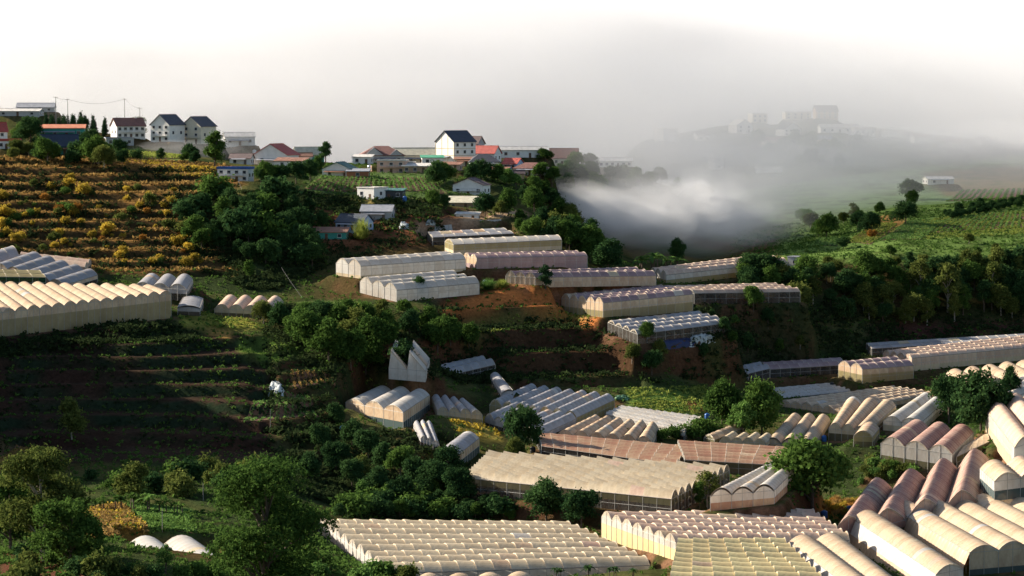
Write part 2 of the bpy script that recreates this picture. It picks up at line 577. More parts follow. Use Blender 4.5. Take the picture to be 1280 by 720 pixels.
G('three white tunnels with a small tree in front, below the white pair', [(496, 363), (599, 354), (450, 352), (560, 343)], [985, 1003, 1000, 1018], 3, 'white', 4.0, 2.5, 'white', 'white', 0.6)
G('pale tunnel with patched side just under the concrete bank', [(567, 306), (702, 300), (556, 302), (692, 297)], [1058, 1066, 1070, 1078], 1, 'white', 3.6, 2.0, 'ochre', 'sand', 0.6)
G('flat blue grey roof between concrete bank and pale tunnel', [(541, 297), (642, 292), (534, 290), (627, 285)], [1078, 1088, 1092, 1102], 2, 'grey', 3.0, 0.6, 'dark', 'dark')
G('dull mauve tunnel pair with two small white arched ends', [(596, 323), (734, 320), (579, 320), (716, 317)], [1030, 1038, 1042, 1050], 2, 'mauve', 3.8, 1.8, 'mauve', 'mauve', 0.6)
G('low mauve roofed greenhouse with three cream arched ends beside pine', [(669, 347), (820, 345), (632, 345), (790, 339)], [1008, 1030, 1014, 1046], 3, 'mauve', 2.6, 2.4, 'cream', 'cream', 0.6)
G('long greenhouse climbing right to the small hut on the ridge', [(833, 344), (984, 328), (813, 339), (950, 322)], [1092, 1128, 1108, 1145], 3, 'pink', 3.8, 2.2, 'white', 'ochre', 0.5)
G('purple roofed greenhouse with bright ochre side wall at valley head', [(754, 379), (866, 368), (702, 373), (822, 361)], [988, 1008, 1012, 1035], 5, 'mauve', 5.0, 2.4, 'cream', 'ochre', 0.55)
G('pink roofed greenhouse with dark front beside the purple roofed one', [(868, 367), (1000, 365), (828, 361), (965, 357)], [1046, 1056, 1062, 1072], 4, 'pink', 4.0, 1.8, 'dark', 'dark')
G('bluish shaded greenhouse lowest in the stack above the blue tarpaulin', [(797, 418), (911, 404), (760, 403), (868, 391)], [958, 985, 980, 1005], 4, 'grey', 3.5, 1.6, 'dark', 'dark')
G('white sawtooth greenhouse with two steep peaks behind dark tree', [(486, 460), (492, 445), (532, 464), (537, 448)], [895, 925, 892, 922], 2, 'white', 2.6, 5.6, 'white', 'white', 0.6, saw=True)
G('blue grey tunnel pair alone in shade below the red bank', [(563, 469), (619, 456), (543, 460), (598, 448)], [928, 946, 936, 954], 2, 'grey', 2.2, 2.0, 'dark', 'dark')
G('tall pale three span greenhouse with green netted base, alone mid valley', [(504, 516), (537, 494), (432, 503), (467, 487)], 838, 3, 'white', 5.6, 2.2, 'cream', 'teal', 0.5, bay=3.4)
G('cluster of four low tunnels behind the tall pale greenhouse', [(603, 519), (584, 504), (547, 513), (540, 497)], [862, 890, 868, 895], 4, 'grey', 2.8, 1.8, 'sand', 'ochre', 0.5)
G('single grey tunnel with tall netted walls above striped roofs', [(572, 569), (599, 548), (546, 566), (574, 545)], [800, 828, 802, 830], 1, 'grey', 4.4, 2.4, 'cream', 'teal', 0.5, bay=3.2)
G('seven blue grey tunnels in a row at the foot of the dark bank', [(721, 522), (768, 500), (612, 506), (657, 486)], [872, 915, 885, 930], 7, 'grey', 3.0, 2.4, 'ochre', 'ochre', 0.5)
G('six tunnels in front of the long row, half behind a round tree', [(678, 543), (720, 524), (606, 523), (640, 508)], [846, 870, 868, 886], 6, 'grey', 2.6, 2.2, 'grey', 'dark')
G('six cream tunnels above the long rusty roof, bushes along their feet', [(815, 553), (823, 535), (697, 543), (738, 524)], [845, 868, 850, 876], 6, 'cream', 2.6, 2.2, 'cream', 'dark')
G('flat white scalloped roof at the edge of green grass', [(757, 518), (855, 540), (778, 509), (877, 522)], [893, 865, 908, 890], 7, 'white', 2.6, 0.9, 'white', 'dark', bay=3.0, scal=1.8)
G('long rust stained greenhouse running across the valley floor', [(677, 558), (845, 581), (670, 543), (864, 560)], [822, 800, 850, 838], 5, 'rust', 2.8, 1.4, 'dark', 'dark')
G('rust and cream greenhouse continuing behind the white translucent one', [(856, 575), (974, 582), (847, 552), (992, 561)], [806, 800, 838, 832], 6, 'rust', 3.0, 1.2, 'olive', 'olive')
G('three ribbed cream tunnels beside the round tree at centre right', [(1018, 556), (1038, 525), (956, 554), (985, 523)], [862, 905, 862, 905], 3, 'cream', 2.6, 2.4, 'cream', 'dark', bay=2.6)
G('lone ribbed tunnel among bushes left of the three ribbed ones', [(893, 550), (931, 535), (880, 547), (917, 532)], [860, 885, 866, 890], 1, 'cream', 2.6, 1.8, 'olive', 'olive')
G('three low arched roofs behind the rust and cream greenhouse', [(957, 554), (966, 547), (900, 551), (910, 545)], [852, 868, 854, 870], 4, 'sand', 2.2, 1.8, 'sand', 'dark')
G('three pale low rows on the valley floor under dark wood', [(978, 498), (1096, 486), (960, 487), (1075, 477)], [985, 1005, 1002, 1020], 5, 'white', 2.2, 1.0, 'teal', 'teal')
G('blue grey flat tunnel behind the three pale low rows', [(950, 487), (1046, 476), (945, 480), (1034, 468)], [1012, 1030, 1024, 1040], 2, 'grey', 2.4, 1.0, 'dark', 'dark')
G('five cream rows with arched ends facing left on valley floor', [(1056, 514), (1165, 493), (975, 503), (1112, 485)], [942, 975, 962, 998], 6, 'cream', 2.6, 1.4, 'cream', 'olive')
G('three tall cream tunnels left of the white pair', [(1084, 540), (1120, 507), (1036, 536), (1056, 503)], [872, 915, 878, 922], 3, 'cream', 3.6, 2.6, 'sand', 'olive', 0.35, bay=2.8)
G('small boxy cream tunnel in front of the three tall ones', [(1091, 546), (1099, 535), (1067, 545), (1076, 534)], [850, 868, 852, 870], 1, 'cream', 3.2, 2.2, 'ochre', 'olive')
G('white pair of tunnels left of the dark round trees', [(1150, 530), (1180, 503), (1104, 526), (1150, 495)], [884, 920, 888, 930], 2, 'white', 3.0, 2.3, 'white', 'sand', 0.4, bay=2.8)
G('big three span greenhouse with white front wall over olive netting', [(1190, 568), (1217, 541), (1101, 554), (1133, 532)], [772, 806, 785, 820], 3, 'brown', 6.2, 2.6, 'white', 'olive', 0.52, bay=2.6)
G('cream lean-to attached right of the big three span greenhouse', [(1196, 571), (1237, 552), (1208, 556), (1234, 541)], [772, 792, 790, 808], 1, 'cream', 3.2, 0.5, 'olive', 'dark')
G('long pinkish greenhouse with two cream arched ends, right under dark wood', [(1140, 448), (1300, 433), (1104, 442), (1285, 422)], [1028, 1050, 1050, 1080], 4, 'pink', 4.6, 2.0, 'pink', 'sand', 0.6)
G('dark blue grey flat roofs at the foot of the right wood', [(1090, 436), (1292, 424), (1083, 429), (1280, 417)], [1068, 1090, 1082, 1104], 2, 'grey', 2.8, 0.5, 'dark', 'dark')
G('dark blue tunnel pair under the red earth bank, right of grass', [(890, 478), (962, 461), (868, 471), (946, 455)], [992, 1015, 1002, 1028], 2, 'grey', 2.8, 1.8, 'dark', 'dark')
G('mauve tunnel pair continuing the dark blue pair to the right', [(963, 462), (1062, 456), (950, 455), (1046, 449)], [1016, 1030, 1030, 1044], 2, 'mauve', 3.0, 1.6, 'dark', 'dark')
G('mauve tunnel pair with two tall cream ends above the low rows', [(1078, 462), (1142, 457), (1048, 456), (1112, 449)], [1000, 1015, 1014, 1030], 2, 'mauve', 4.8, 2.2, 'cream', 'ochre', 0.4)
G('row of cream tunnels with sunlit flanks above the dark round trees', [(1182, 468), (1212, 484), (1290, 454), (1320, 468)], [985, 958, 1000, 975], 5, 'cream', 3.0, 2.2, 'cream', 'dark')
G('three pale tunnels cut by right edge beside the dark trees', [(1264, 499), (1302, 482), (1241, 486), (1282, 472)], [892, 915, 905, 930], 3, 'white', 2.8, 2.0, 'white', 'dark')
G('tall greenhouse at the right edge with white side wall and long ridges', [(1232, 513), (1268, 560), (1302, 490), (1342, 534)], [812, 742, 822, 755], 3, 'pink', 6.0, 2.8, 'white', 'sand', 0.6, bay=2.6)
G('pair of cream tunnels with glassy square front at the right edge', [(1225, 586), (1243, 602), (1290, 578), (1308, 594)], [722, 700, 728, 706], 2, 'cream', 4.0, 2.6, 'white', 'teal', 0.6, bay=3.0)
G('four brown ribbed tunnels half dark half light, right foreground', [(1036, 673), (1073, 624), (1224, 628), (1236, 574)], [668, 722, 704, 768], 4, 'brown', 3.2, 4.2, 'brown', 'olive', bay=2.4, prof='gothic')
G('five long cream tunnels running down to right bottom corner', [(1115, 635), (1212, 691), (1276, 621), (1390, 676)], [700, 640, 712, 652], 5, 'cream', 5.2, 2.2, 'cream', 'teal', 0.75, bay=2.4, apron=2.2)
G('single long cream tunnel with tall white flank, bottom right', [(1066, 649), (1170, 718), (1099, 644), (1204, 711)], [676, 618, 680, 622], 1, 'cream', 4.8, 2.2, 'white', 'cream', 0.6, bay=2.4, apron=2.6)
G('two cream tunnels at the bottom edge beside the yellow roofs', [(986, 678), (1062, 735), (1054, 673), (1126, 729)], [650, 598, 656, 604], 2, 'cream', 4.0, 2.1, 'white', 'pink', 0.6, bay=2.4, apron=2.4)
G('pink ridged roofs with white arched ends, bottom centre right', [(845, 679), (1062, 676), (752, 646), (1013, 642)], 652, 7, 'pink', 4.2, 2.1, 'white', 'yellow', 0.35, bay=4.0, scal=2.4)
G('yellow ridged roofs below the pink ones, bottom centre right', [(838, 728), (1028, 728), (848, 680), (978, 679)], [602, 602, 650, 652], 8, 'yellow', 4.2, 2.3, 'white', 'yellow', 0.5, bay=3.8, scal=2.4)
G('sand coloured ridged roofs with white arched ends, bottom centre', [(488, 717), (812, 707), (398, 654), (705, 657)], [640, 648, 712, 710], 9, 'sand', 4.6, 2.4, 'white', 'teal', 0.5, bay=4.0, scal=1.8)
G('sand coloured striped roof partly in shadow behind two dark trees', [(585, 598), (839, 624), (612, 571), (912, 588)], 748, 9, 'sand', 4.2, 2.5, 'olive', 'dark', 0.4, bay=4.4, scal=4.0)
G('white translucent greenhouse with red earth inside, beside big green tree', [(968, 613), (1004, 577), (888, 620), (962, 585)], [690, 740, 690, 740], 3, 'white', 3.6, 2.3, 'white', 'rust', 0.5, bay=3.0)
G('row of cream arch tops peeking up at the bottom edge', [(660, 730), (668, 723), (468, 734), (480, 727)], [606, 622, 606, 622], 5, 'cream', 3.5, 2.0, 'cream', 'dark')
G('white tunnel pair bottom left behind a thin feathery tree', [(159, 682), (202, 718), (250, 680), (298, 714)], [628, 596, 630, 598], 2, 'white', 3.4, 2.6, 'white', 'sand', 0.6, bay=2.6)
G('ragged blue grey tunnels in shade right below the tall pale greenhouse', [(549, 556), (540, 530), (526, 548), (517, 530)], [815, 835, 818, 836], 3, 'grey', 2.0, 1.4, 'grey', 'dark')
G('narrow blue grey strip roof climbing the dark bank', [(627, 492), (613, 469), (641, 488), (623, 467)], [900, 932, 900, 932], 1, 'grey', 2.0, 0.8, 'grey', 'dark')


def corners(g):
    q, d = g['q'], g['d']
    if isinstance(d, (int, float)):
        p0 = at(q[0][0], q[0][1], d)
        return [p0] + [on_z(x, y, p0[2]) for x, y in q[1:]]
    return [at(x, y, dd) for (x, y), dd in zip(q, d)]


for g in GH:
    g['c'] = corners(g)
    c = [p.copy() for p in g['c']]
    for p in c:
        p[2] -= g['wall']
    g['base'] = c
    pad(c)


def arch(t, rise, saw):
    if saw:
        return rise * (t / 0.12 if t < 0.12 else (1 - t) / 0.88)
    w = abs(2 * t - 1)
    if saw is None:
        return rise * (1 - w ** 1.45)
    return rise * 0.78 * (1 - w ** 2.0)


def build_greenhouse(g):
    c00, c10, c01, c11 = [np.array(p) for p in g['c']]
    origin = (c00 + c10 + c01 + c11) / 4
    origin[2] -= g['wall']

    def P(u, v):
        return (c00 * (1 - u) + c10 * u) * (1 - v) + (c01 * (1 - u) + c11 * u) * v - origin

    n, rise, saw, wall = g['n'], g['rise'], (None if g['prof'] == 'gothic' else g['saw']), g['wall']
    length = 0.5 * (np.linalg.norm(c10 - c00) + np.linalg.norm(c11 - c01))
    nb = max(2, int(round(length / g['bay'])))
    root = empty('greenhouse', tuple(origin))
    tag(root, g['label'], 'greenhouse', g['group'] or 'greenhouses in the valley')
    rl = random.Random(hash(g['label']) % 9999 if False else sum(map(ord, g['label'])))
    film = FILM[g['roof']]
    up = np.array([0, 0, 1.0])
    uv = P(1, 0.5) - P(0, 0.5)
    sgn = 1.0 if uv[0] * to_sun.x + uv[1] * to_sun.y > 0 else -1.0
    ts = [0, 0.06, 0.14, 0.25, 0.38, 0.5, 0.62, 0.75, 0.86, 0.94, 1.0]
    if saw:
        ts = [0, 0.12, 0.34, 0.56, 0.78, 1.0]
    nt_ = len(ts)
    ss = [0.0, 0.5, 1.0]
    cnt = nt_ * len(ss)
    for k in range(n):
        v0, v1 = k / n, (k + 1) / n
        jig = (rl.random() - 0.5) * 0.25                     # tunnels differ a little in height
        rk = rise * (1 + (rl.random() - 0.5) * 0.10)
        # frame of this tunnel: hoops, gutter
        mb = MB()
        for j in range(0, nb + 1):
            u = j / nb
            pts = []
            for t in ts:
                p = P(u, v0 + (v1 - v0) * t)
                p[2] += arch(t, rk, saw) + jig * math.sin(math.pi * t) + 0.07
                pts.append(p)
            du = (P(min(1, u + 0.01), v0) - P(max(0, u - 0.01), v0))
            du = du / (np.linalg.norm(du) + 1e-9) * 0.06
            V = []
            for p in pts:
                V += [p - du, p + du]
            mb.add(V, [(2 * i, 2 * i + 1, 2 * i + 3, 2 * i + 2) for i in range(nt_ - 1)])
            W = []
            for p in pts:
                W += [p, p - up * (0.25 + 0.3 * g['scal'])]
            mb.add(W, [(2 * i, 2 * i + 1, 2 * i + 3, 2 * i + 2) for i in range(nt_ - 1)])
        for v in (v0, v1):
            a, b = P(0, v), P(1, v)
            mb.tube([a + up * 0.03, b + up * 0.03], 0.11, 4, 1)
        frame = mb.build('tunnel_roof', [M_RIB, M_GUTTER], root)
        # film sheets between the hoops
        for j in range(nb):
            u0, u1 = j / nb, (j + 1) / nb
            tilt = (0.12 + 0.10 * rl.random()) * sgn * g['scal']
            sag = 0.05 + 0.07 * rl.random()
            V = np.empty((cnt, 3))
            i = 0
            for s in ss:
                for t in ts:
                    p = P(u0 + (u1 - u0) * s, v0 + (v1 - v0) * t)
                    h = math.sin(math.pi * t)
                    p[2] += arch(t, rk, saw) + (jig - sag * math.sin(math.pi * s) * 1.2 + tilt * (s - 0.5)) * h
                    V[i] = p
                    i += 1
            loc = V.mean(0)
            Fa = []
            for a in range(len(ss) - 1):
                for b in range(nt_ - 1):
                    Fa.append((a * nt_ + b, a * nt_ + b + 1, (a + 1) * nt_ + b + 1, (a + 1) * nt_ + b))
            fm = film
            if rl.random() < 0.04:
                fm = FILM[rl.choice(['white', 'pink', 'sand', 'cream'])]     # a renewed or older sheet
            link('film_sheet', mesh_np('film_sheet', V - loc, np.array(Fa), fm, True), frame, tuple(loc))
        # gable ends
        for u in (0.0, 1.0):
            A = P(u, v0)
            B = P(u, v1)
            du = (P(1, v0) - P(0, v0)) if u == 1.0 else (P(0, v0) - P(1, v0))
            du = du / np.linalg.norm(du)
            sp = g['split']
            low_z = wall * (1 - sp)
            top = []
            for t in ts:
                p = A + (B - A) * t
                p[2] += arch(t, rk, saw) + jig * math.sin(math.pi * t) - 0.03
                top.append(p)
            bA, bB = A - up * (wall - low_z), B - up * (wall - low_z)
            m2 = MB()
            fill = [bA] + top + [bB]
            m2.add(fill, [tuple(range(len(fill)))])
            m2.tube([A - up * (wall + 0.8) + du * 0.05, A + du * 0.05], 0.07, 4, 1)
            m2.tube([(A + B) / 2 - up * (wall + 0.8) + du * 0.05, (A + B) / 2 + up * (arch(0.5, rk, saw)) + du * 0.05], 0.05, 4, 1)
            m2.tube([A + du * 0.05, B + du * 0.05], 0.05, 4, 1)
            gable = m2.build('gable_end', [FILM[g['up']] if g['up'] != 'mauve' else FILM['cream'], M_STEEL], root)
            if low_z > 0.3:
                m3 = MB()
                m3.quad(A - up * (wall + 0.9), B - up * (wall + 0.9), bB, bA)
                m3.build('net_panel', [FILM[g['low']]], gable)
    # long side walls, sheet by sheet
    for v in (0.0, 1.0):
        A, B = P(0, v), P(1, v)
        mb = MB()
        for j in range(nb + 1):
            p = A + (B - A) * j / nb
            mb.tube([p - up * (wall + 0.8), p], 0.06, 4)
        mb.tube([A - up * wall * (1 - g['split']), B - up * wall * (1 - g['split'])], 0.05, 4)
        side = mb.build('side_wall', [M_STEEL], root)
        for j in range(nb):
            a, b = A + (B - A) * j / nb, A + (B - A) * (j + 1) / nb
            mid = (a + b) / 2
            out = np.cross(b - a, up)
            out = out / np.linalg.norm(out) * 0.10 * (rl.random() - 0.5)
            lz = up * wall * g['split']
            sl = np.zeros(3)
            if g['apron'] and v == 0.0:
                sl = np.cross(b - a, up)
                sl = sl / np.linalg.norm(sl)
                sl = sl if np.dot(sl, P(0.5, 0.5) - mid) < 0 else -sl
                sl = sl * g['apron']
                lz = lz - sl * g['split']
            V = [a, b, b - lz, a - lz, (a + b) / 2 + out, (a + b) / 2 - lz + out]
            me = mesh_np('wall_sheet', [p - mid for p in V], [(0, 4, 5, 3), (4, 1, 2, 5)], FILM[g['up']], True)
            link('wall_sheet', me, side, tuple(mid))
            if g['split'] < 0.95:
                bot = up * (wall + 0.9) - sl
                V = [a - lz, b - lz, b - bot, a - bot, (a + b) / 2 - lz - out, (a + b) / 2 - bot - out]
                me = mesh_np('net_panel', [p - mid for p in V], [(0, 4, 5, 3), (4, 1, 2, 5)], FILM[g['low']], True)
                link('net_panel', me, side, tuple(mid))
    return root
# ------------------------------------------------------------------ houses (specified first so that their pads are cut before the ground is built)
WALLC = {
    'white': plain_mat('plaster_white', (0.74, 0.71, 0.66), 0.85, 0.18, 0.5),
    'cream': plain_mat('plaster_cream', (0.68, 0.60, 0.46), 0.85, 0.18, 0.5),
    'pink': plain_mat('plaster_pink', (0.62, 0.40, 0.30), 0.85, 0.2, 0.5),
    'teal': plain_mat('boards_teal', (0.05, 0.27, 0.22), 0.7, 0.3, 0.8),
    'blue': plain_mat('plaster_blue', (0.34, 0.44, 0.60), 0.8, 0.2, 0.6),
    'tan': plain_mat('boards_tan', (0.42, 0.27, 0.16), 0.85, 0.3, 0.8),
    'grey': plain_mat('plaster_grey', (0.42, 0.41, 0.40), 0.85, 0.2, 0.6),
    'brick': plain_mat('brick_red', (0.33, 0.13, 0.07), 0.9, 0.3, 1.2),
    'dark': plain_mat('boards_dark', (0.07, 0.07, 0.075), 0.9, 0.3, 1.0),
}


def roof_mat(name, col, pitch=2.2, rough=0.65):
    m, nt, out = new_mat(name)
    L = nt.links.new
    b = N(nt, "ShaderNodeBsdfPrincipled")
    tc = N(nt, "ShaderNodeTexCoord")
    w = N(nt, "ShaderNodeTexWave")
    w.inputs["Scale"].default_value = pitch
    w.inputs["Distortion"].default_value = 0.4
    L(tc.outputs["Object"], w.inputs["Vector"])
    n1 = N(nt, "ShaderNodeTexNoise")
    n1.inputs["Scale"].default_value = 0.7
    n1.inputs["Detail"].default_value = 6
    L(tc.outputs["Object"], n1.inputs["Vector"])
    c = ramp_colors(nt, n1.outputs[0], [(0.25, mul(col, 0.7)), (0.55, col), (0.85, mul(col, 1.2))])
    L(c, b.inputs["Base Color"])
    bp = N(nt, "ShaderNodeBump")
    bp.inputs["Strength"].default_value = 0.5
    bp.inputs["Distance"].default_value = 0.08
    L(w.outputs[0], bp.inputs["Height"])
    L(bp.outputs[0], b.inputs["Normal"])
    b.inputs["Roughness"].default_value = rough
    L(b.outputs[0], out.inputs[0])
    return m


ROOFC = {
    'red': roof_mat('roof_red', (0.42, 0.06, 0.04)),
    'brick': roof_mat('roof_brown_tile', (0.22, 0.085, 0.06)),
    'slate': roof_mat('roof_slate', (0.045, 0.05, 0.07)),
    'brown': roof_mat('roof_brown', (0.12, 0.07, 0.065)),
    'cream': roof_mat('roof_cream', (0.55, 0.50, 0.36)),
    'teal': roof_mat('roof_teal', (0.03, 0.13, 0.12)),
    'blue': roof_mat('roof_blue', (0.02, 0.10, 0.34)),
    'navy': roof_mat('roof_navy', (0.02, 0.035, 0.06)),
    'orange': roof_mat('roof_orange', (0.52, 0.15, 0.05)),
    'rusty': roof_mat('roof_rusty', (0.26, 0.11, 0.06)),
    'grey': roof_mat('roof_grey', (0.27, 0.28, 0.31)),
    'pale': roof_mat('roof_pale', (0.62, 0.58, 0.52)),
    'green': roof_mat('roof_green', (0.04, 0.30, 0.16)),
}
M_FRAME = plain_mat('window_frame_paint', (0.55, 0.53, 0.50), 0.6, 0.1)
M_PANE = plain_mat('window_pane', (0.035, 0.04, 0.05), 0.12, 0.2, 1.0, 0.6)
M_DOOR = plain_mat('door_wood', (0.13, 0.07, 0.04), 0.6, 0.3)
M_TRIM = plain_mat('gold_trim', (0.45, 0.33, 0.16), 0.7, 0.2)

HS = []


def H(label, x, y, w, d, h, rz=0, roof='gable', rh=2.5, wall='white', rc='brown', ridge='x', win=(3, 1), side=(2, 1), D=None, ov=0.5, name='house', cat='house', door=True, group='houses on the ridge', trim=False, chimney=False):
    HS.append(dict(label=label, x=x, y=y, w=w, d=d, h=h, rz=math.radians(rz), roof=roof, rh=rh, wall=wall, rc=rc, ridge=ridge, win=win, side=side, D=D, ov=ov, name=name, cat=cat, door=door, group=group, trim=trim, chimney=chimney))


# left end of the ridge
H('white house with red roof cut by the left edge', -4, 182, 9, 9, 6, 20, 'gable', 3.5, 'white', 'red', win=(2, 2), D=1195)
H('low white annex with red parapet at the left edge', 8, 186, 11, 6, 3.2, 4, 'flat', 0.9, 'white', 'red', win=(5, 1), D=1180)
H('teal gabled house with dark roof among bushes on left ridge', 75, 193, 15, 9, 3.6, 12, 'gable', 4.5, 'teal', 'navy', ridge='x', win=(4, 1), D=1185, trim=True)
H('long teal shop with orange and pale roof behind the teal gabled house', 76, 172, 20, 8, 4, 6, 'shed', 1.4, 'teal', 'orange', win=(4, 1), D=1215)
H('long grey roofed shed on the skyline at far left', 44, 140, 17, 9, 2.2, 4, 'gable', 1.8, 'grey', 'grey', win=(4, 1), D=1330, name='shed', cat='shed')
H('low pale roofed shed below the skyline shed at far left', 22, 145, 20, 8, 2.2, -6, 'gable', 1.0, 'grey', 'pale', win=(3, 1), D=1300, name='shed', cat='shed')
H('white house with long brown roof, first of three in the mist', 164, 173, 13, 10, 5.6, 24, 'gable', 3.2, 'white', 'brick', ridge='x', win=(5, 2), D=1265, chimney=True)
H('bluish white three storey house with dark gable, middle of three in mist', 200, 177, 10.5, 11, 7.6, -32, 'gable', 4.2, 'white', 'slate', ridge='y', win=(3, 3), D=1262)
H('tall cream house with dark gable roof, last of three in mist', 239, 180, 11, 11, 8.0, -32, 'gable', 4.0, 'cream', 'slate', ridge='y', win=(2, 3), D=1268)
H('pale fog bound house right of the three gabled ones', 300, 182, 14, 9, 4.2, 10, 'gable', 1.8, 'white', 'pale', win=(3, 1), D=1330)
# centre-left
H('white house with bright blue flat roofs above the dark wood', 291, 227, 13, 7, 5.0, -14, 'flat', 0.9, 'white', 'blue', win=(4, 2), D=1140)
H('white gabled house with red back roof right of the blue roofs', 338, 207, 16, 11, 4.6, -24, 'gable', 4.4, 'white', 'red', ridge='y', win=(2, 1), D=1205)
H('low pink roofed shed in front of the white gabled house', 362, 209, 13, 6, 2.6, -12, 'shed', 1.2, 'white', 'rusty', win=(2, 1), D=1185, name='shed', cat='shed')
H('cream roofed house with green gable beside dark tree', 388, 203, 12, 8, 3.4, 14, 'gable', 3.0, 'teal', 'cream', win=(2, 1), D=1225)
H('pale green house with teal roof at the edge of the crop field', 421, 222, 13, 8, 3.4, -20, 'gable', 2.8, 'white', 'teal', ridge='y', win=(2, 1), D=1168)
H('orange walled shed right of the pale green house', 447, 222, 9, 5, 2.6, -5, 'shed', 0.8, 'brick', 'grey', win=(1, 1), D=1162, name='shed', cat='shed')
H('large brown roofed house with two dark dormer gables', 478, 205, 19, 13, 3.6, 6, 'hip', 4.2, 'grey', 'brick', win=(4, 1), D=1228, chimney=False)
H('long cream roofed house left of the tall white house', 520, 205, 18, 10, 4.0, 10, 'gable', 2.8, 'cream', 'cream', win=(4, 1), D=1245)
H('flat roofed pink house with balcony in the village centre', 489, 217, 12, 8, 5.2, -6, 'flat', 0.6, 'pink', 'pale', win=(3, 2), D=1185)
H('open fronted shed with pale roof right of the pink house', 524, 216, 14, 7, 2.8, -4, 'shed', 0.9, 'tan', 'pale', win=(4, 1), D=1182, name='shed', cat='shed')
H('small shed with green tarpaulin roof below the tall white house', 541, 206, 9, 6, 3.0, 5, 'shed', 0.8, 'white', 'green', win=(2, 1), D=1195, name='shed', cat='shed')
H('tall white three storey house with golden trim and dark roof', 556, 203, 12.5, 12, 9.0, -50, 'gable', 4.4, 'white', 'slate', ridge='y', win=(0, 0), side=(3, 3), D=1225, trim=True)
H('grey brown house joined right behind the tall white house', 582, 199, 11, 9, 6.8, -20, 'gable', 3.0, 'grey', 'brown', ridge='x', win=(3, 2), D=1245)
H('white house with bright red roof right of the tall white house', 603, 203, 11, 8, 4.0, -22, 'gable', 3.0, 'white', 'red', win=(2, 1), D=1235)
H('house with black pyramid roof in front of the red roof', 606, 211, 13, 9, 2.8, 8, 'hip', 3.6, 'white', 'slate', win=(3, 1), D=1205)
H('small blue walled house with red roof, right of pyramid roof', 637, 213, 7, 6, 3.0, -30, 'gable', 2.0, 'blue', 'red', win=(2, 1), D=1215)
H('brown hipped house at the right end of the village', 662, 219, 14, 9, 2.8, -8, 'hip', 2.6, 'white', 'brick', win=(3, 1), D=1200)
H('tiny tan hut below the brown hipped house', 648, 224, 5, 4, 2.4, 10, 'gable', 1.2, 'tan', 'brown', win=(1, 1), D=1188, name='hut', cat='hut')
H('pale metal roofed hall fading into fog behind the village', 655, 197, 22, 10, 3.4, 4, 'gable', 1.4, 'white', 'pale', win=(4, 1), D=1290, name='hall', cat='hall')
H('red roofed barn fading into fog with misty tree beside it', 699, 207, 17, 10, 3.6, -4, 'gable', 4.2, 'cream', 'brick', win=(6, 1), D=1330, name='barn', cat='barn')
H('long pale hall behind the barn almost lost in fog', 769, 209, 17, 10, 3.0, 0, 'gable', 1.6, 'white', 'pale', win=(6, 1), D=1440, name='hall', cat='hall')
H('white two storey house with low gable on the slope', 585, 246, 13, 9, 4.8, -18, 'gable', 2.6, 'white', 'brown', ridge='y', win=(3, 1), D=1152)
H('cream tin roofed barn in front of the white slope house', 582, 261, 15, 8, 2.4, -8, 'shed', 2.2, 'tan', 'cream', win=(3, 1), D=1128, name='barn', cat='barn')
H('small white hut with dark open side by the dirt road', 584, 276, 9, 4, 2.6, -8, 'shed', 0.6, 'white', 'pale', win=(2, 1), D=1112, name='hut', cat='hut')
H('white square bungalow with green lean-to in the crop field', 457, 249, 9, 8, 4.4, -40, 'flat', 0.4, 'white', 'pale', win=(2, 1), side=(1, 1), D=1122)
H('dark open lean-to right of the white bungalow', 486, 249, 11, 6, 3.4, -10, 'shed', 0.6, 'dark', 'teal', win=(3, 1), D=1124, name='shed', cat='shed')
H('blue white cottage with black roof behind bamboo clump', 436, 288, 12, 8, 3.2, -30, 'gable', 2.8, 'blue', 'navy', ridge='x', win=(4, 1), D=1085, trim=False)
H('grey roofed annex right of the blue white cottage', 470, 275, 12, 8, 3.4, -8, 'gable', 2.2, 'grey', 'grey', win=(2, 1), D=1100)
H('rusty roofed shed with turquoise wall below the cottage', 408, 299, 15, 6, 2.6, -6, 'shed', 1.6, 'teal', 'rusty', win=(3, 1), D=1075, name='shed', cat='shed')
H('small concrete hut on the ridge at greenhouse end', 993, 334, 6, 5, 4.0, -30, 'flat', 0.3, 'grey', 'grey', win=(1, 1), D=1130, name='hut', cat='hut', group='huts')
H('tiny pink roofed shed behind the low pink shed', 380, 203, 7, 5, 2.6, 10, 'gable', 1.3, 'white', 'rusty', win=(1, 1), D=1212, name='shed', cat='shed')
H('small white store with pale awning left of the brown roofed house', 452, 205, 8, 6, 3.0, -8, 'shed', 0.8, 'white', 'pale', win=(2, 1), D=1215, name='shed', cat='shed')
H('narrow brick house squeezed right of the pink house', 507, 216, 6, 6, 4.2, -10, 'flat', 0.5, 'brick', 'pale', win=(1, 2), D=1190)
H('small rust roofed lean-to under the tall white house', 563, 213, 8, 5, 2.4, -12, 'shed', 0.9, 'pink', 'rusty', win=(2, 1), D=1182, name='shed', cat='shed')
H('low cream wall house between tall white house and pyramid roof', 583, 208, 10, 6, 3.0, -4, 'shed', 0.8, 'cream', 'rusty', win=(3, 1), D=1208)
H('small white roofed shed right of the small blue walled house', 622, 219, 8, 5, 2.4, -12, 'shed', 0.8, 'tan', 'rusty', win=(2, 1), D=1190, name='shed', cat='shed')
H('small white house with dark roof behind blue flat roofs', 300, 206, 9, 6, 2.8, -10, 'gable', 1.8, 'white', 'brown', win=(2, 1), D=1200)
H('pale terrace wall building under the first gabled house', 150, 182, 12, 6, 3.2, 14, 'flat', 0.4, 'grey', 'grey', win=(3, 1), D=1232)
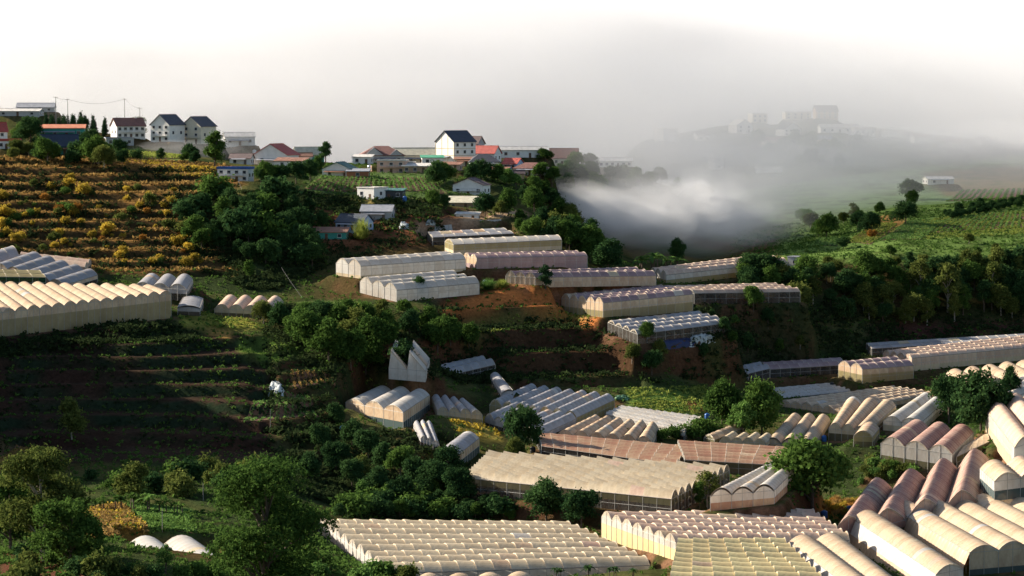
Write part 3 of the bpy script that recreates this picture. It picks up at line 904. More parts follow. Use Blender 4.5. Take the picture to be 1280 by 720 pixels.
# across the foggy valley
FG = 'houses across the foggy valley'
H('white stepped house alone in the fog, left of the far village', 838, 176, 12, 9, 7, 40, 'flat', 0.8, 'white', 'pale', win=(3, 3), D=1800, group=FG)
H('thin white house end half sunk in the fog', 899, 213, 7, 6, 9, 35, 'flat', 0.6, 'white', 'pale', win=(1, 2), D=1700, group=FG)
H('white gabled house at the left end of the far foggy village', 931, 166, 13, 9, 5, 32, 'gable', 3.6, 'white', 'pale', ridge='y', win=(2, 2), D=1850, group=FG)
H('cream block above the left end of the far foggy village', 950, 153, 11, 8, 5.5, 20, 'flat', 0.7, 'cream', 'pale', win=(3, 2), D=1930, group=FG)
H('white house with dark pointed gable in the far village centre', 991, 170, 14, 9, 4.6, 35, 'gable', 4.2, 'white', 'slate', ridge='y', win=(4, 2), D=1850, group=FG)
H('flat cream roofed house behind the pointed gable in fog', 998, 149, 18, 9, 4.4, 10, 'flat', 0.8, 'cream', 'pale', win=(4, 2), D=1940, group=FG)
H('largest brownish house on the far village skyline in fog', 1034, 148, 15, 10, 5, 8, 'gable', 3.6, 'tan', 'brown', win=(4, 3), D=1930, group=FG)
H('long low white house right of the pointed gable in fog', 1050, 166, 26, 8, 3.5, 8, 'gable', 2, 'white', 'pale', win=(5, 1), D=1870, group=FG)
H('flat white house with roof room at the right of far village', 1082, 169, 16, 9, 4.2, 28, 'flat', 1.0, 'white', 'pale', win=(4, 1), D=1870, group=FG)
H('small white house at the right end of the far village', 1119, 171, 12, 8, 4, 20, 'flat', 0.6, 'white', 'pale', win=(2, 1), D=1870, group=FG)
H('pale long roof lying low in the misty valley', 962, 218, 15, 8, 3, 5, 'gable', 1.5, 'white', 'pale', win=(2, 1), D=1680, group=FG)
H('pale roof on the misty fields right of the valley fog', 1176, 230, 15, 9, 2.6, 10, 'gable', 1.3, 'white', 'pale', win=(2, 1), D=1560, group=FG)

H('tiny white house right of the far village on misty slope', 1152, 178, 10, 7, 3.4, 20, 'gable', 2.0, 'white', 'brick', win=(2, 1), D=1850, group=FG)
H('pale red roofed house among mist near the right edge', 1190, 184, 11, 7, 3.2, -10, 'gable', 2.2, 'cream', 'brick', win=(2, 1), D=1820, group=FG)
H('last small white house on the misty slope at right', 1236, 182, 10, 7, 3.4, 15, 'gable', 2.0, 'white', 'grey', win=(2, 1), D=1840, group=FG)
H('small white house between the stepped house and far village', 880, 176, 9, 7, 3.6, 20, 'gable', 2.2, 'white', 'brown', win=(2, 1), D=1820, group=FG)
H('low house with red roof below the pointed gable in fog', 965, 182, 11, 7, 3.0, 10, 'gable', 2.0, 'cream', 'brick', win=(2, 1), D=1800, group=FG)
H('small cream house in front of the long low white house', 1030, 180, 9, 7, 3.0, -10, 'gable', 2.0, 'cream', 'grey', win=(2, 1), D=1810, group=FG)

for h in HS:
    p = at(h['x'], h['y'], h['D'])
    c, s = math.cos(h['rz']), math.sin(h['rz'])
    h['p'] = p
    w, d = h['w'] / 2, h['d'] / 2
    # the given pixel is the middle of the front foot; the footprint lies behind it
    off = np.array([-s * -1 * d * -1, c * d, 0])
    off = np.array([-s * d, c * d, 0])
    ctr = p + off
    h['ctr'] = ctr
    h['foot'] = [ctr + np.array([c * a - s * b, s * a + c * b, 0]) for a, b in ((-w, -d), (w, -d), (w, d), (-w, d))]
    pad(h['foot'], 1.2, 5.0)


def build_house(h):
    root = empty(h['name'], tuple(h['ctr']), h['rz'])
    tag(root, h['label'], h['cat'], h['group'])
    w, d, hh, rh, ov = h['w'] / 2, h['d'] / 2, h['h'], h['rh'], h['ov']
    wm, rm = WALLC[h['wall']], ROOFC[h['rc']]
    far = h['D'] > 1600
    mb = MB()
    b = -1.5
    if h['roof'] == 'gable':
        if h['ridge'] == 'x':
            V = [(-w, -d, b), (w, -d, b), (w, d, b), (-w, d, b), (-w, -d, hh), (w, -d, hh), (w, d, hh), (-w, d, hh), (-w, 0, hh + rh), (w, 0, hh + rh)]
            mb.add(V, [(0, 1, 5, 4), (2, 3, 7, 6), (1, 2, 6, 9, 5), (3, 0, 4, 8, 7)])
        else:
            V = [(-w, -d, b), (w, -d, b), (w, d, b), (-w, d, b), (-w, -d, hh), (w, -d, hh), (w, d, hh), (-w, d, hh), (0, -d, hh + rh), (0, d, hh + rh)]
            mb.add(V, [(0, 1, 5, 8, 4), (2, 3, 7, 9, 6), (1, 2, 6, 5), (3, 0, 4, 7)])
    else:
        mb.box(-w, w, -d, d, b, hh)
    # floor bands
    fl = max(1, int(round(hh / 3.0)))
    for k in range(1, fl):
        z = hh * k / fl
        mb.box(-w - 0.06, w + 0.06, -d - 0.06, d + 0.06, z - 0.1, z + 0.1, 1 if h['trim'] else 0)
    if h['trim']:
        for xx in np.linspace(-w, w, 4):
            mb.box(xx - 0.12, xx + 0.12, -d - 0.05, -d + 0.1, 0, hh + (0 if h['ridge'] == 'x' else rh * (1 - abs(xx) / w) * 0.97), 1)
    mb.build('wall', [wm, M_TRIM], root)
    # roof
    r = MB()
    th = 0.22
    if h['roof'] == 'gable':
        L, S = (w, d) if h['ridge'] == 'x' else (d, w)
        sl = rh / S
        e = S + ov
        prof = [(-e, hh - sl * ov), (0, hh + rh), (e, hh - sl * ov)]

        def mp(a, s_, z):
            return (a, s_, z) if h['ridge'] == 'x' else (s_, a, z)
        for (s0, z0), (s1, z1) in ((prof[0], prof[1]), (prof[1], prof[2])):
            a = L + ov
            V = [mp(-a, s0, z0 + 0.02), mp(a, s0, z0 + 0.02), mp(a, s1, z1 + 0.02), mp(-a, s1, z1 + 0.02), mp(-a, s0, z0 + th), mp(a, s0, z0 + th), mp(a, s1, z1 + th), mp(-a, s1, z1 + th)]
            r.add(V, [(0, 3, 2, 1), (4, 5, 6, 7), (0, 1, 5, 4), (1, 2, 6, 5), (2, 3, 7, 6), (3, 0, 4, 7)])
        r.tube([mp(-L - ov, 0, hh + rh + th), mp(L + ov, 0, hh + rh + th)], 0.14, 5)
    elif h['roof'] == 'hip':
        a, c = w + ov, d + ov
        k = max(0.3, a - c)
        z0 = hh - 0.1
        r.add([(-a, -c, z0), (a, -c, z0), (a, c, z0), (-a, c, z0), (-a, -c, z0 + th), (a, -c, z0 + th), (a, c, z0 + th), (-a, c, z0 + th), (-k, 0, z0 + rh), (k, 0, z0 + rh)],
              [(0, 3, 2, 1), (0, 1, 5, 4), (1, 2, 6, 5), (2, 3, 7, 6), (3, 0, 4, 7), (4, 5, 9, 8), (5, 6, 9), (6, 7, 8, 9), (7, 4, 8)])
    elif h['roof'] == 'shed':
        a = w + ov
        V = [(-a, -d - ov, hh - 0.15), (a, -d - ov, hh - 0.15), (a, d + ov, hh + rh), (-a, d + ov, hh + rh)]
        V += [(x, y, z + th) for x, y, z in V]
        r.add(V, [(0, 3, 2, 1), (4, 5, 6, 7), (0, 1, 5, 4), (1, 2, 6, 5), (2, 3, 7, 6), (3, 0, 4, 7)])
    else:
        a, c = w + 0.25, d + 0.25
        r.box(-a, a, -c, c, hh + 0.003, hh + 0.18)
        for x0, x1, y0, y1 in ((-a, a, -c, -c + 0.25), (-a, a, c - 0.25, c), (-a, -a + 0.25, -c + 0.25, c - 0.25), (a - 0.25, a, -c + 0.25, c - 0.25)):
            r.box(x0, x1, y0, y1, hh + 0.183, hh + max(0.3, rh))
    roof = r.build('roof', [rm], root)
    if h['roof'] == 'shed' or h['roof'] == 'hip':
        if h['roof'] == 'shed':
            g = MB()
            for sx in (-w + 0.05, w - 0.05):
                g.add([(sx, -d, hh - 0.2), (sx, d, hh - 0.2), (sx, d, hh + rh * 0.9)], [(0, 1, 2)])
            g.quad((-w, d - 0.02, hh - 0.2), (w, d - 0.02, hh - 0.2), (w, d - 0.02, hh + rh * 0.9), (-w, d - 0.02, hh + rh * 0.9))
            g.build('gable_wall', [wm], root)
    if 'dormer' in h['label']:
        for dx, s in ((-3.5, 1.0), (6.0, 0.7)):
            dm = MB()
            z0 = hh + 0.2
            W, Hh = 4.0 * s, 3.2 * s
            dm.add([(dx - W, -d - 0.9, z0), (dx + W, -d - 0.9, z0), (dx, -d - 0.9, z0 + Hh), (dx - W, 0, z0), (dx + W, 0, z0), (dx, 0, z0 + Hh)], [(0, 1, 2)], 1)
            dm.add([(dx - W - 0.3, -d - 1.2, z0 - 0.1), (dx, -d - 1.2, z0 + Hh + 0.2), (dx, 0.5, z0 + Hh + 0.2), (dx - W - 0.3, 0.5, z0 - 0.1)], [(0, 1, 2, 3)])
            dm.add([(dx + W + 0.3, -d - 1.2, z0 - 0.1), (dx, -d - 1.2, z0 + Hh + 0.2), (dx, 0.5, z0 + Hh + 0.2), (dx + W + 0.3, 0.5, z0 - 0.1)], [(3, 2, 1, 0)])
            dm.build('dormer', [ROOFC['slate'], WALLC['grey']], roof)
    if h['chimney']:
        MB().box(w * 0.5, w * 0.5 + 0.7, -0.35, 0.35, hh + rh * 0.6, hh + rh + 0.9).build('chimney', [WALLC['grey']], roof)
    if hh > 4.7 and h['win'][0] >= 2 and not far:
        bz = hh / max(2, int(round(hh / 3.0)))
        bl = MB().box(-w * 0.75, w * 0.75, -d - 1.3, -d - 0.002, bz - 0.09, bz + 0.09)
        bal = bl.build('balcony', [wm], root)
        rr = MB()
        for xx in np.linspace(-w * 0.75, w * 0.75, 9):
            rr.box(xx - 0.04, xx + 0.04, -d - 1.28, -d - 1.2, bz + 0.093, bz + 0.95)
        rr.box(-w * 0.75, w * 0.75, -d - 1.3, -d - 1.18, bz + 0.953, bz + 1.05)
        rr.build('railing', [M_FRAME], bal)
    elif h['cat'] == 'house' and h['roof'] != 'flat' and not far:
        aw = MB().add([(-w * 0.8, -d - 1.8, 2.25), (w * 0.6, -d - 1.8, 2.25), (w * 0.6, -d - 0.01, 2.75), (-w * 0.8, -d - 0.01, 2.75), (-w * 0.8, -d - 1.8, 2.33), (w * 0.6, -d - 1.8, 2.33), (w * 0.6, -d - 0.01, 2.83), (-w * 0.8, -d - 0.01, 2.83)],
                      [(0, 3, 2, 1), (4, 5, 6, 7), (0, 1, 5, 4), (1, 2, 6, 5), (2, 3, 7, 6), (3, 0, 4, 7)])
        awning = aw.build('awning', [ROOFC['rusty' if int(h['x']) % 2 else 'grey']], root)
        pp = MB()
        for xx in (-w * 0.78, -w * 0.1, w * 0.58):
            pp.tube([(xx, -d - 1.7, -0.5), (xx, -d - 1.7, 2.25)], 0.06, 5)
        pp.build('porch_posts', [M_STEEL], awning)
    # windows and door, each its own part with frame and pane
    def window(cx, cy, cz, ww, wh, face):
        f = MB()
        q = MB()
        if face == 'front':
            f.box(cx - ww / 2 - 0.1, cx + ww / 2 + 0.1, -d - 0.07, -d + 0.02, cz - wh / 2 - 0.1, cz + wh / 2 + 0.1)
            q.box(cx - ww / 2, cx + ww / 2, -d - 0.10, -d - 0.05, cz - wh / 2, cz + wh / 2)
            f.box(cx - ww / 2 - 0.2, cx + ww / 2 + 0.2, -d - 0.2, -d - 0.002, cz - wh / 2 - 0.2, cz - wh / 2 - 0.103)
        else:
            sx = -1 if face == 'left' else 1
            x0, x1 = sorted((sx * (w + 0.07), sx * (w - 0.02)))
            f.box(x0, x1, cy - ww / 2 - 0.1, cy + ww / 2 + 0.1, cz - wh / 2 - 0.1, cz + wh / 2 + 0.1)
            x0, x1 = sorted((sx * (w + 0.10), sx * (w + 0.05)))
            q.box(x0, x1, cy - ww / 2, cy + ww / 2, cz - wh / 2, cz + wh / 2)
        wo_ = f.build('window', [M_FRAME], root)
        q.build('pane', [M_PANE], wo_)
    nx, nz = h['win']
    door_at = nx // 2 if h['door'] else -1
    for iz in range(nz):
        zc = hh * (iz + 0.52) / max(1, nz)
        for ix in range(nx):
            xc = -w + 2 * w * (ix + 0.5) / nx
            if iz == 0 and ix == door_at and nx > 1:
                dd = MB().box(xc - 0.55, xc + 0.55, -d - 0.06, -d + 0.02, 0.02, 2.1)
                door = dd.build('door', [M_DOOR], root)
                MB().box(xc + 0.35, xc + 0.43, -d - 0.12, -d - 0.062, 0.95, 1.1).build('handle', [M_STEEL], door)
            else:
                window(xc, 0, zc, min(1.3, 1.2 * w / nx), min(1.3, hh / nz * 0.45), 'front')
    ny, nz2 = h['side']
    for iz in range(nz2 if not far else 0):
        zc = hh * (iz + 0.52) / max(1, nz2)
        for iy in range(ny):
            yc = -d + 2 * d * (iy + 0.5) / ny
            for face in ('left', 'right'):
                window(0, yc, zc, min(1.2, 1.2 * d / ny), min(1.3, hh / nz2 * 0.45), face)
    return root
# ------------------------------------------------------------------ ground sheet
def zone(poly, d0=0, d1=1e9, soft=3):
    w = in_poly(PXF, PYF, poly) & (TY > d0) & (TY < d1)
    return blur_cols(blur_rows(w.astype(float), soft), soft)


ROAD = [(527, 300), (560, 284), (602, 276), (645, 270), (690, 268), (690, 262), (640, 263), (600, 269), (545, 278), (505, 288), (500, 297)]
PXF, PYF = project(TX, TY, TZ)
gzY, gzX = np.gradient(TZ, axis=0), np.gradient(TZ, axis=1)
dyv = np.gradient(GY)[:, None]
dxv = np.gradient(TX, axis=1)
SLOPE = np.hypot(gzY / dyv, gzX / dxv)
n1 = fbm(TX, TY, 22, 4, 0)
n2 = fbm(TX, TY, 6, 3, 2)
n3 = fbm(TX, TY, 70, 3, 5)


def C(*c):
    return np.array(c, float)


def mixc(A, c, w):
    return A * (1 - w[..., None]) + c * w[..., None]


alb = np.zeros(TX.shape + (3,)) + C(0.040, 0.055, 0.020)
alb = mixc(alb, C(0.085, 0.085, 0.03), smooth(0.45, 0.7, n1))
alb = mixc(alb, C(0.12, 0.055, 0.028), smooth(0.55, 0.75, n3) * 0.5)
# steep cuts show earth
alb = mixc(alb, C(0.080, 0.040, 0.022), smooth(0.5, 1.0, SLOPE) * smooth(0.35, 0.6, n2 * 0.6 + n1 * 0.4) * (1 - smooth(1150, 1300, TY)))
# golden hillside
z = zone([(-80, 190), (285, 196), (310, 230), (250, 250), (300, 345), (-80, 340)], 1005, 1180)
alb = mixc(alb, C(0.07, 0.045, 0.02), z)
alb = mixc(alb, C(0.30, 0.16, 0.05), z * (1 - smooth(0.25, 0.6, SLOPE)) * smooth(0.35, 0.6, n2))
# terraces on the left, earth colour darkened to stand in for shade
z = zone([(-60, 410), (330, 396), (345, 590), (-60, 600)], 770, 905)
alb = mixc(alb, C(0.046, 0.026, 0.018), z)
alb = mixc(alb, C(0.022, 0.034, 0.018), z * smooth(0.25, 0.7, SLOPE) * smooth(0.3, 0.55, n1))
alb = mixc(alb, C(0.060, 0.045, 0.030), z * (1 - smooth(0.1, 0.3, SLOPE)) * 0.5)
# red earth bank in the middle, darkened for shade, its sunlit top painted brighter
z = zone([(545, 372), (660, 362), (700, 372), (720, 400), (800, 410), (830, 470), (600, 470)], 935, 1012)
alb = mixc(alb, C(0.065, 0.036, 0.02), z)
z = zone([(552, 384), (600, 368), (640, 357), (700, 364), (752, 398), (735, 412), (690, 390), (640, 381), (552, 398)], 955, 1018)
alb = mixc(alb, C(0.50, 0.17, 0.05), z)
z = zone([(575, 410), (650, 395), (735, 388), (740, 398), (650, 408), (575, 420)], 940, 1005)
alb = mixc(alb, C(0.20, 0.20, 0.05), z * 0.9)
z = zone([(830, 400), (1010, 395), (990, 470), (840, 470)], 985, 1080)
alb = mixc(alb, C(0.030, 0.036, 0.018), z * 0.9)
# meadow patches
for poly, d0, d1, c in [
    ([(225, 393), (290, 392), (330, 410), (285, 412), (225, 408)], 890, 960, C(0.26, 0.24, 0.05)),
    ([(255, 412), (290, 412), (290, 424), (262, 420)], 870, 940, C(0.40, 0.24, 0.07)),
    ([(300, 425), (345, 420), (375, 440), (330, 455), (300, 440)], 840, 930, C(0.14, 0.20, 0.04)),
    ([(445, 478), (500, 472), (545, 492), (470, 488)], 850, 930, C(0.20, 0.21, 0.05)),
    ([(560, 520), (625, 520), (628, 552), (600, 552), (570, 535)], 800, 880, C(0.34, 0.26, 0.06)),
    ([(780, 488), (885, 484), (905, 505), (860, 520), (790, 508)], 880, 985, C(0.12, 0.19, 0.04)),
    ([(855, 500), (890, 498), (895, 512), (862, 515)], 880, 985, C(0.30, 0.12, 0.05)),
    ([(380, 215), (560, 212), (570, 250), (380, 240)], 1120, 1210, C(0.10, 0.15, 0.05)),
    ([(395, 248), (530, 250), (520, 256), (395, 256)], 1095, 1130, C(0.24, 0.22, 0.06)),
    ([(430, 238), (560, 252), (600, 300), (380, 320), (360, 260)], 1060, 1112, C(0.17, 0.07, 0.035)),
    ([(345, 378), (450, 376), (450, 392), (345, 394)], 900, 990, C(0.10, 0.14, 0.04)),
    ([(145, 188), (245, 188), (245, 200), (145, 200)], 1160, 1230, C(0.24, 0.28, 0.08)),
    ([(100, 640), (150, 632), (188, 668), (120, 672)], 560, 680, C(0.32, 0.17, 0.03)),
    ([(150, 625), (240, 636), (245, 672), (190, 668)], 560, 690, C(0.07, 0.14, 0.03)),
    ([(-40, 548), (50, 560), (30, 590), (-40, 596)], 730, 800, C(0.30, 0.18, 0.09)),
    ([(1000, 255), (1300, 240), (1300, 345), (960, 330)], 1160, 1480, C(0.13, 0.20, 0.05)),
    ([(1180, 268), (1300, 262), (1300, 290), (1150, 300)], 1160, 1420, C(0.20, 0.26, 0.06)),
    ([(1090, 272), (1110, 268), (1135, 276), (1095, 300)], 1160, 1400, C(0.32, 0.17, 0.06)),
    ([(900, 240), (1300, 190), (1300, 245), (1000, 300)], 1400, 1800, C(0.20, 0.28, 0.12)),
    ([(1150, 215), (1300, 205), (1300, 240), (1180, 245)], 1400, 1750, C(0.22, 0.17, 0.09)),
    ([(1040, 595), (1085, 590), (1110, 610), (1060, 650), (1020, 650)], 640, 760, C(0.34, 0.17, 0.04)),
    ([(870, 318), (960, 312), (980, 325), (880, 332)], 1130, 1230, C(0.30, 0.15, 0.07)),
    ([(0, 690), (120, 690), (110, 730), (0, 730)], 500, 600, C(0.13, 0.055, 0.035)),
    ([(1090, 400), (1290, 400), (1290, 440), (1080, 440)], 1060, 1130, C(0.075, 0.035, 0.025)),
    (ROAD, 1085, 1140, C(0.52, 0.35, 0.22)),
]:
    zz = zone(poly, d0, d1, 2)
    alb = mixc(alb, c, zz * (0.55 + 0.45 * smooth(0.3, 0.5, n2)))
# trodden earth round the buildings
tread = np.zeros(TX.shape, bool)
for Pq in [np.array(g['base'])[[0, 1, 3, 2], :2] for g in GH] + [np.array(h['foot'])[:, :2] for h in HS]:
    cq = Pq.mean(0)
    e = Pq - cq
    Q = cq + e * (1 + 3.0 / np.linalg.norm(e, axis=1))[:, None]
    j0, j1 = np.searchsorted(GY, [Q[:, 1].min() - 2, Q[:, 1].max() + 2])
    tread[j0:j1] |= in_poly(TX[j0:j1], TY[j0:j1], [tuple(q) for q in Q])
tread = blur_cols(blur_rows(tread.astype(float), 2), 2)
alb = mixc(alb, C(0.22, 0.12, 0.07), tread * smooth(0.42, 0.6, n2) * 0.85)
# far wooded hills
fh = smooth(1900, 2600, TY)
alb = mixc(alb, C(0.022, 0.034, 0.022), fh)
alb *= (0.72 + 0.56 * n2)[..., None]
alb = np.clip(alb, 0.004, 0.8)

gm, gnt, gout = new_mat('ground_cover')
gl = gnt.links.new
att = N(gnt, "ShaderNodeAttribute", attribute_name="cover")
gb = N(gnt, "ShaderNodeBsdfDiffuse")
gtc = N(gnt, "ShaderNodeTexCoord")
gn = N(gnt, "ShaderNodeTexNoise")
gn.inputs["Scale"].default_value = 0.9
gn.inputs["Detail"].default_value = 6
gn.inputs["Roughness"].default_value = 0.75
gl(gtc.outputs["Object"], gn.inputs["Vector"])
gr = ramp_colors(gnt, gn.outputs[0], [(0.28, (0.45, 0.45, 0.45)), (0.75, (1.45, 1.45, 1.45))])
gmx = N(gnt, "ShaderNodeMix", data_type='RGBA', blend_type='MULTIPLY')
gmx.inputs[0].default_value = 1.0
gl(att.outputs["Color"], gmx.inputs[6])
gl(gr, gmx.inputs[7])
gl(gmx.outputs[2], gb.inputs[0])
gbp = N(gnt, "ShaderNodeBump")
gbp.inputs["Strength"].default_value = 0.9
gbp.inputs["Distance"].default_value = 0.6
gl(gn.outputs[0], gbp.inputs["Height"])
gl(gbp.outputs[0], gb.inputs["Normal"])
gl(gb.outputs[0], gout.inputs[0])

nyv, nxv = TX.shape
idx = np.arange(nyv * nxv).reshape(nyv, nxv)
quads = np.stack([idx[:-1, :-1], idx[:-1, 1:], idx[1:, 1:], idx[1:, :-1]], -1).reshape(-1, 4)
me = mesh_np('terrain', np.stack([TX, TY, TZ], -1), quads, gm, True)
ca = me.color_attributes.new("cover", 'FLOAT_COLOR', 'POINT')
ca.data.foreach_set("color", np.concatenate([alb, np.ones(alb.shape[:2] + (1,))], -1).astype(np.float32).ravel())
tag(link('terrain', me), 'terraced hillsides and valley floor of red earth and grass', kind='structure')
for g in GH:
    build_greenhouse(g)
for h in HS:
    build_house(h)
# ------------------------------------------------------------------ vegetation
M_BARK = plain_mat('bark', (0.10, 0.075, 0.055), 0.95, 0.4, 1.5)
M_PALEBARK = plain_mat('pale_bark', (0.30, 0.26, 0.21), 0.95, 0.3, 1.5)
LEAF = {
    'green': leaf_mat('leaf_green', (0.020, 0.050, 0.012), (0.095, 0.165, 0.034), 0.35),
    'dark': leaf_mat('leaf_dark', (0.011, 0.034, 0.014), (0.056, 0.110, 0.034), 0.3),
    'olive': leaf_mat('leaf_olive', (0.034, 0.056, 0.014), (0.150, 0.175, 0.042), 0.38),
    'bright': leaf_mat('leaf_bright', (0.036, 0.090, 0.024), (0.150, 0.260, 0.060), 0.4),
    'gold': leaf_mat('leaf_gold', (0.13, 0.10, 0.02), (0.60, 0.43, 0.06), 0.4),
    'rust': leaf_mat('leaf_rust', (0.12, 0.05, 0.015), (0.42, 0.20, 0.04), 0.35),
    'pine': leaf_mat('leaf_pine', (0.012, 0.034, 0.018), (0.04, 0.08, 0.034), 0.25),
    'straw': leaf_mat('leaf_straw', (0.12, 0.07, 0.025), (0.42, 0.27, 0.09), 0.4),
    'scrub': leaf_mat('leaf_scrub', (0.010, 0.020, 0.010), (0.038, 0.056, 0.020), 0.3),  # leaf colour lowered so the undergrowth looks shaded
    'crop': leaf_mat('leaf_crop', (0.05, 0.11, 0.035), (0.19, 0.31, 0.08), 0.35),
    'lime': leaf_mat('leaf_lime', (0.13, 0.17, 0.03), (0.32, 0.36, 0.08), 0.4),
}


def rand_unit(r, n):
    v = r.normal(size=(n, 3))
    return v / np.linalg.norm(v, axis=1)[:, None]


def leaf_quads(P, Nn, size, r, aspect=1.7):
    """one folded-free quad leaf per point"""
    n = len(P)
    t = np.cross(Nn, rand_unit(r, n))
    t /= np.linalg.norm(t, axis=1)[:, None] + 1e-9
    b = np.cross(Nn, t)
    s = np.asarray(size) * (0.6 + 0.8 * r.random(n))
    a = t * (s * aspect * 0.5)[:, None]
    b = b * (s * 0.5)[:, None]
    V = np.stack([P - a, P + b * 0.9 + a * 0.1, P + a, P - b * 0.9 + a * 0.1], 1).reshape(-1, 3)
    Fc = np.arange(n * 4).reshape(n, 4)
    return V, Fc


def crown_from_lobes(r, lobes, n, size, up=0.35, clump=15, spread=0.62):
    """leaves in clumps through the shell of each lobe; lobes: (centre, radii)"""
    C0 = np.array([l[0] for l in lobes], float)
    R0 = np.array([l[1] for l in lobes], float)
    w = (R0.prod(1)) ** (2 / 3)
    m = max(1, n // clump)
    k = r.choice(len(lobes), m, p=w / w.sum())
    d = rand_unit(r, m)
    d[:, 2] = np.where(d[:, 2] < -0.45, -d[:, 2], d[:, 2])
    rad = 0.55 + 0.5 * r.random(m) ** 0.6
    cp = C0[k] + d * R0[k] * rad[:, None]
    P = np.repeat(cp, clump, 0) + r.normal(size=(m * clump, 3)) * spread * size * 1.9
    out = np.repeat(d, clump, 0)
    Nn = out * 0.55 + rand_unit(r, len(P)) * 0.85 + np.array([0, 0, up])
    Nn /= np.linalg.norm(Nn, axis=1)[:, None]
    return leaf_quads(P, Nn, size, r)


def make_variant(seed, Ht, spread, nl, n_leaf, leaf, kind='broad', lsize=0.42, crown0=0.3):
    """-> (trunk mesh, crown mesh) of a tree of height Ht standing at the origin"""
    r = np.random.default_rng(seed)
    mb = MB()
    lobes = []
    tr = 0.022 * Ht + 0.05
    if kind == 'broad' or kind == 'round':
        lean = r.normal(size=2) * 0.03 * Ht
        top = np.array([lean[0], lean[1], Ht * 0.72])
        mb.tube([(0, 0, -0.8), (lean[0] * 0.3, lean[1] * 0.3, Ht * 0.25), (lean[0] * .7, lean[1] * .7, Ht * 0.5), top], tr, 6, 0, tr * 0.3)
        for i in range(nl):
            a = 6.283 * (i + r.random() * 0.7) / nl * (1 if kind == 'round' else 1.9)
            zz = crown0 + (0.86 - crown0) * ((i + 0.5) / nl if kind == 'broad' else r.random())
            rr = spread * (1 - 0.55 * abs(zz - 0.5) / 0.5) * (0.45 + 0.5 * r.random())
            c = np.array([math.cos(a) * rr, math.sin(a) * rr, zz * Ht])
            q = spread * (0.34 + 0.24 * r.random()) if kind == 'broad' else spread * (0.42 + 0.2 * r.random())
            lobes.append((c, (q, q, q * (0.62 + 0.3 * r.random()))))
            s = np.array([lean[0] * zz, lean[1] * zz, Ht * max(0.15, zz - 0.22)])
            mb.tube([s, (s + c) / 2 + np.array([0, 0, 0.03 * Ht]), c], tr * 0.42, 4, 0, tr * 0.1)
        lobes.append((np.array([lean[0], lean[1], Ht * 0.84]), (spread * 0.42, spread * 0.42, Ht * 0.14)))
        V, Fc = crown_from_lobes(r, lobes, n_leaf, lsize)
    elif kind == 'cone':
        mb.tube([(0, 0, -0.8), (0, 0, Ht * 0.95)], tr * 0.8, 5, 0, 0.03)
        for i in range(nl):
            zz = 0.12 + 0.84 * i / nl
            a = i * 2.4
            rr = spread * (1 - zz) * 0.75
            lobes.append((np.array([math.cos(a) * rr, math.sin(a) * rr, zz * Ht]), (spread * (1.05 - zz) * 0.6, spread * (1.05 - zz) * 0.6, Ht * 0.06)))
        V, Fc = crown_from_lobes(r, lobes, n_leaf, lsize, up=0.2)
    elif kind == 'bush':
        for i in range(nl):
            a = 6.283 * r.random()
            rr = spread * 0.6 * r.random() ** 0.5
            q = spread * (0.3 + 0.3 * r.random())
            lobes.append((np.array([math.cos(a) * rr, math.sin(a) * rr, Ht * (0.25 + 0.4 * r.random())]), (q, q, Ht * (0.25 + 0.15 * r.random()))))
            mb.tube([(0, 0, -0.4), lobes[-1][0]], 0.06 * Ht / 2, 4, 0, 0.02)
        V, Fc = crown_from_lobes(r, lobes, n_leaf, lsize)
    elif kind == 'tuft':      # feathery clump: long blades fanning out
        n = n_leaf
        a = r.random(n) * 6.283
        e = 0.25 + 1.2 * r.random(n)
        ln = Ht * (0.6 + 0.5 * r.random(n))
        d = np.stack([np.cos(a) * np.cos(e), np.sin(a) * np.cos(e), np.sin(e)], -1)
        base = np.stack([r.normal(size=n) * spread * 0.25, r.normal(size=n) * spread * 0.25, np.zeros(n)], -1)
        side = np.stack([-np.sin(a), np.cos(a), np.zeros(n)], -1) * (lsize * 0.5)
        m1 = base + d * ln[:, None] * 0.55
        tip = base + d * ln[:, None] - np.array([0, 0, 1]) * (ln * 0.16)[:, None]
        V = np.stack([base - side * 0.4, m1 - side, tip, m1 + side], 1).reshape(-1, 3)
        Fc = np.arange(n * 4).reshape(n, 4)
        mb.tube([(0, 0, -0.3), (0, 0, Ht * 0.3)], 0.05, 4)
    elif kind == 'banana':
        stems = 3
        Vs, Fs, off = [], [], 0
        for s in range(stems):
            b = np.array([r.normal() * spread * 0.35, r.normal() * spread * 0.35, 0])
            hh = Ht * (0.35 + 0.2 * r.random())
            mb.tube([b + (0, 0, -0.3), b + (0, 0, hh)], 0.18, 5, 0, 0.10)
            for k in range(8):
                a = 6.283 * (k + r.random() * 0.6) / 8
                el = 0.5 + 0.75 * r.random()
                ln = Ht * (0.5 + 0.2 * r.random())
                u = np.array([math.cos(a), math.sin(a), 0])
                sd = np.array([-math.sin(a), math.cos(a), 0]) * lsize
                pts = []
                for q in np.linspace(0, 1, 5):
                    z = hh + ln * (math.sin(el) * q - 0.75 * q * q)
                    pts.append(b + u * ln * math.cos(el) * q + np.array([0, 0, z - b[2]]))
                wd = [0.15, 0.9, 1.0, 0.7, 0.05]
                for q in range(5):
                    Vs += [pts[q] - sd * wd[q] + (0, 0, 0.1), pts[q], pts[q] + sd * wd[q] + (0, 0, 0.1)]
                for q in range(4):
                    o = off + q * 3
                    Fs += [(o, o + 1, o + 4, o + 3), (o + 1, o + 2, o + 5, o + 4)]
                off += 15
        V, Fc = np.array(Vs), np.array(Fs)
    tm = mesh_np('trunk', mb.v, mb.f, M_PALEBARK if leaf in ('olive',) else M_BARK)
    cm = mesh_np('crown', V, Fc, LEAF[leaf])
    return tm, cm, Ht


VAR = {}


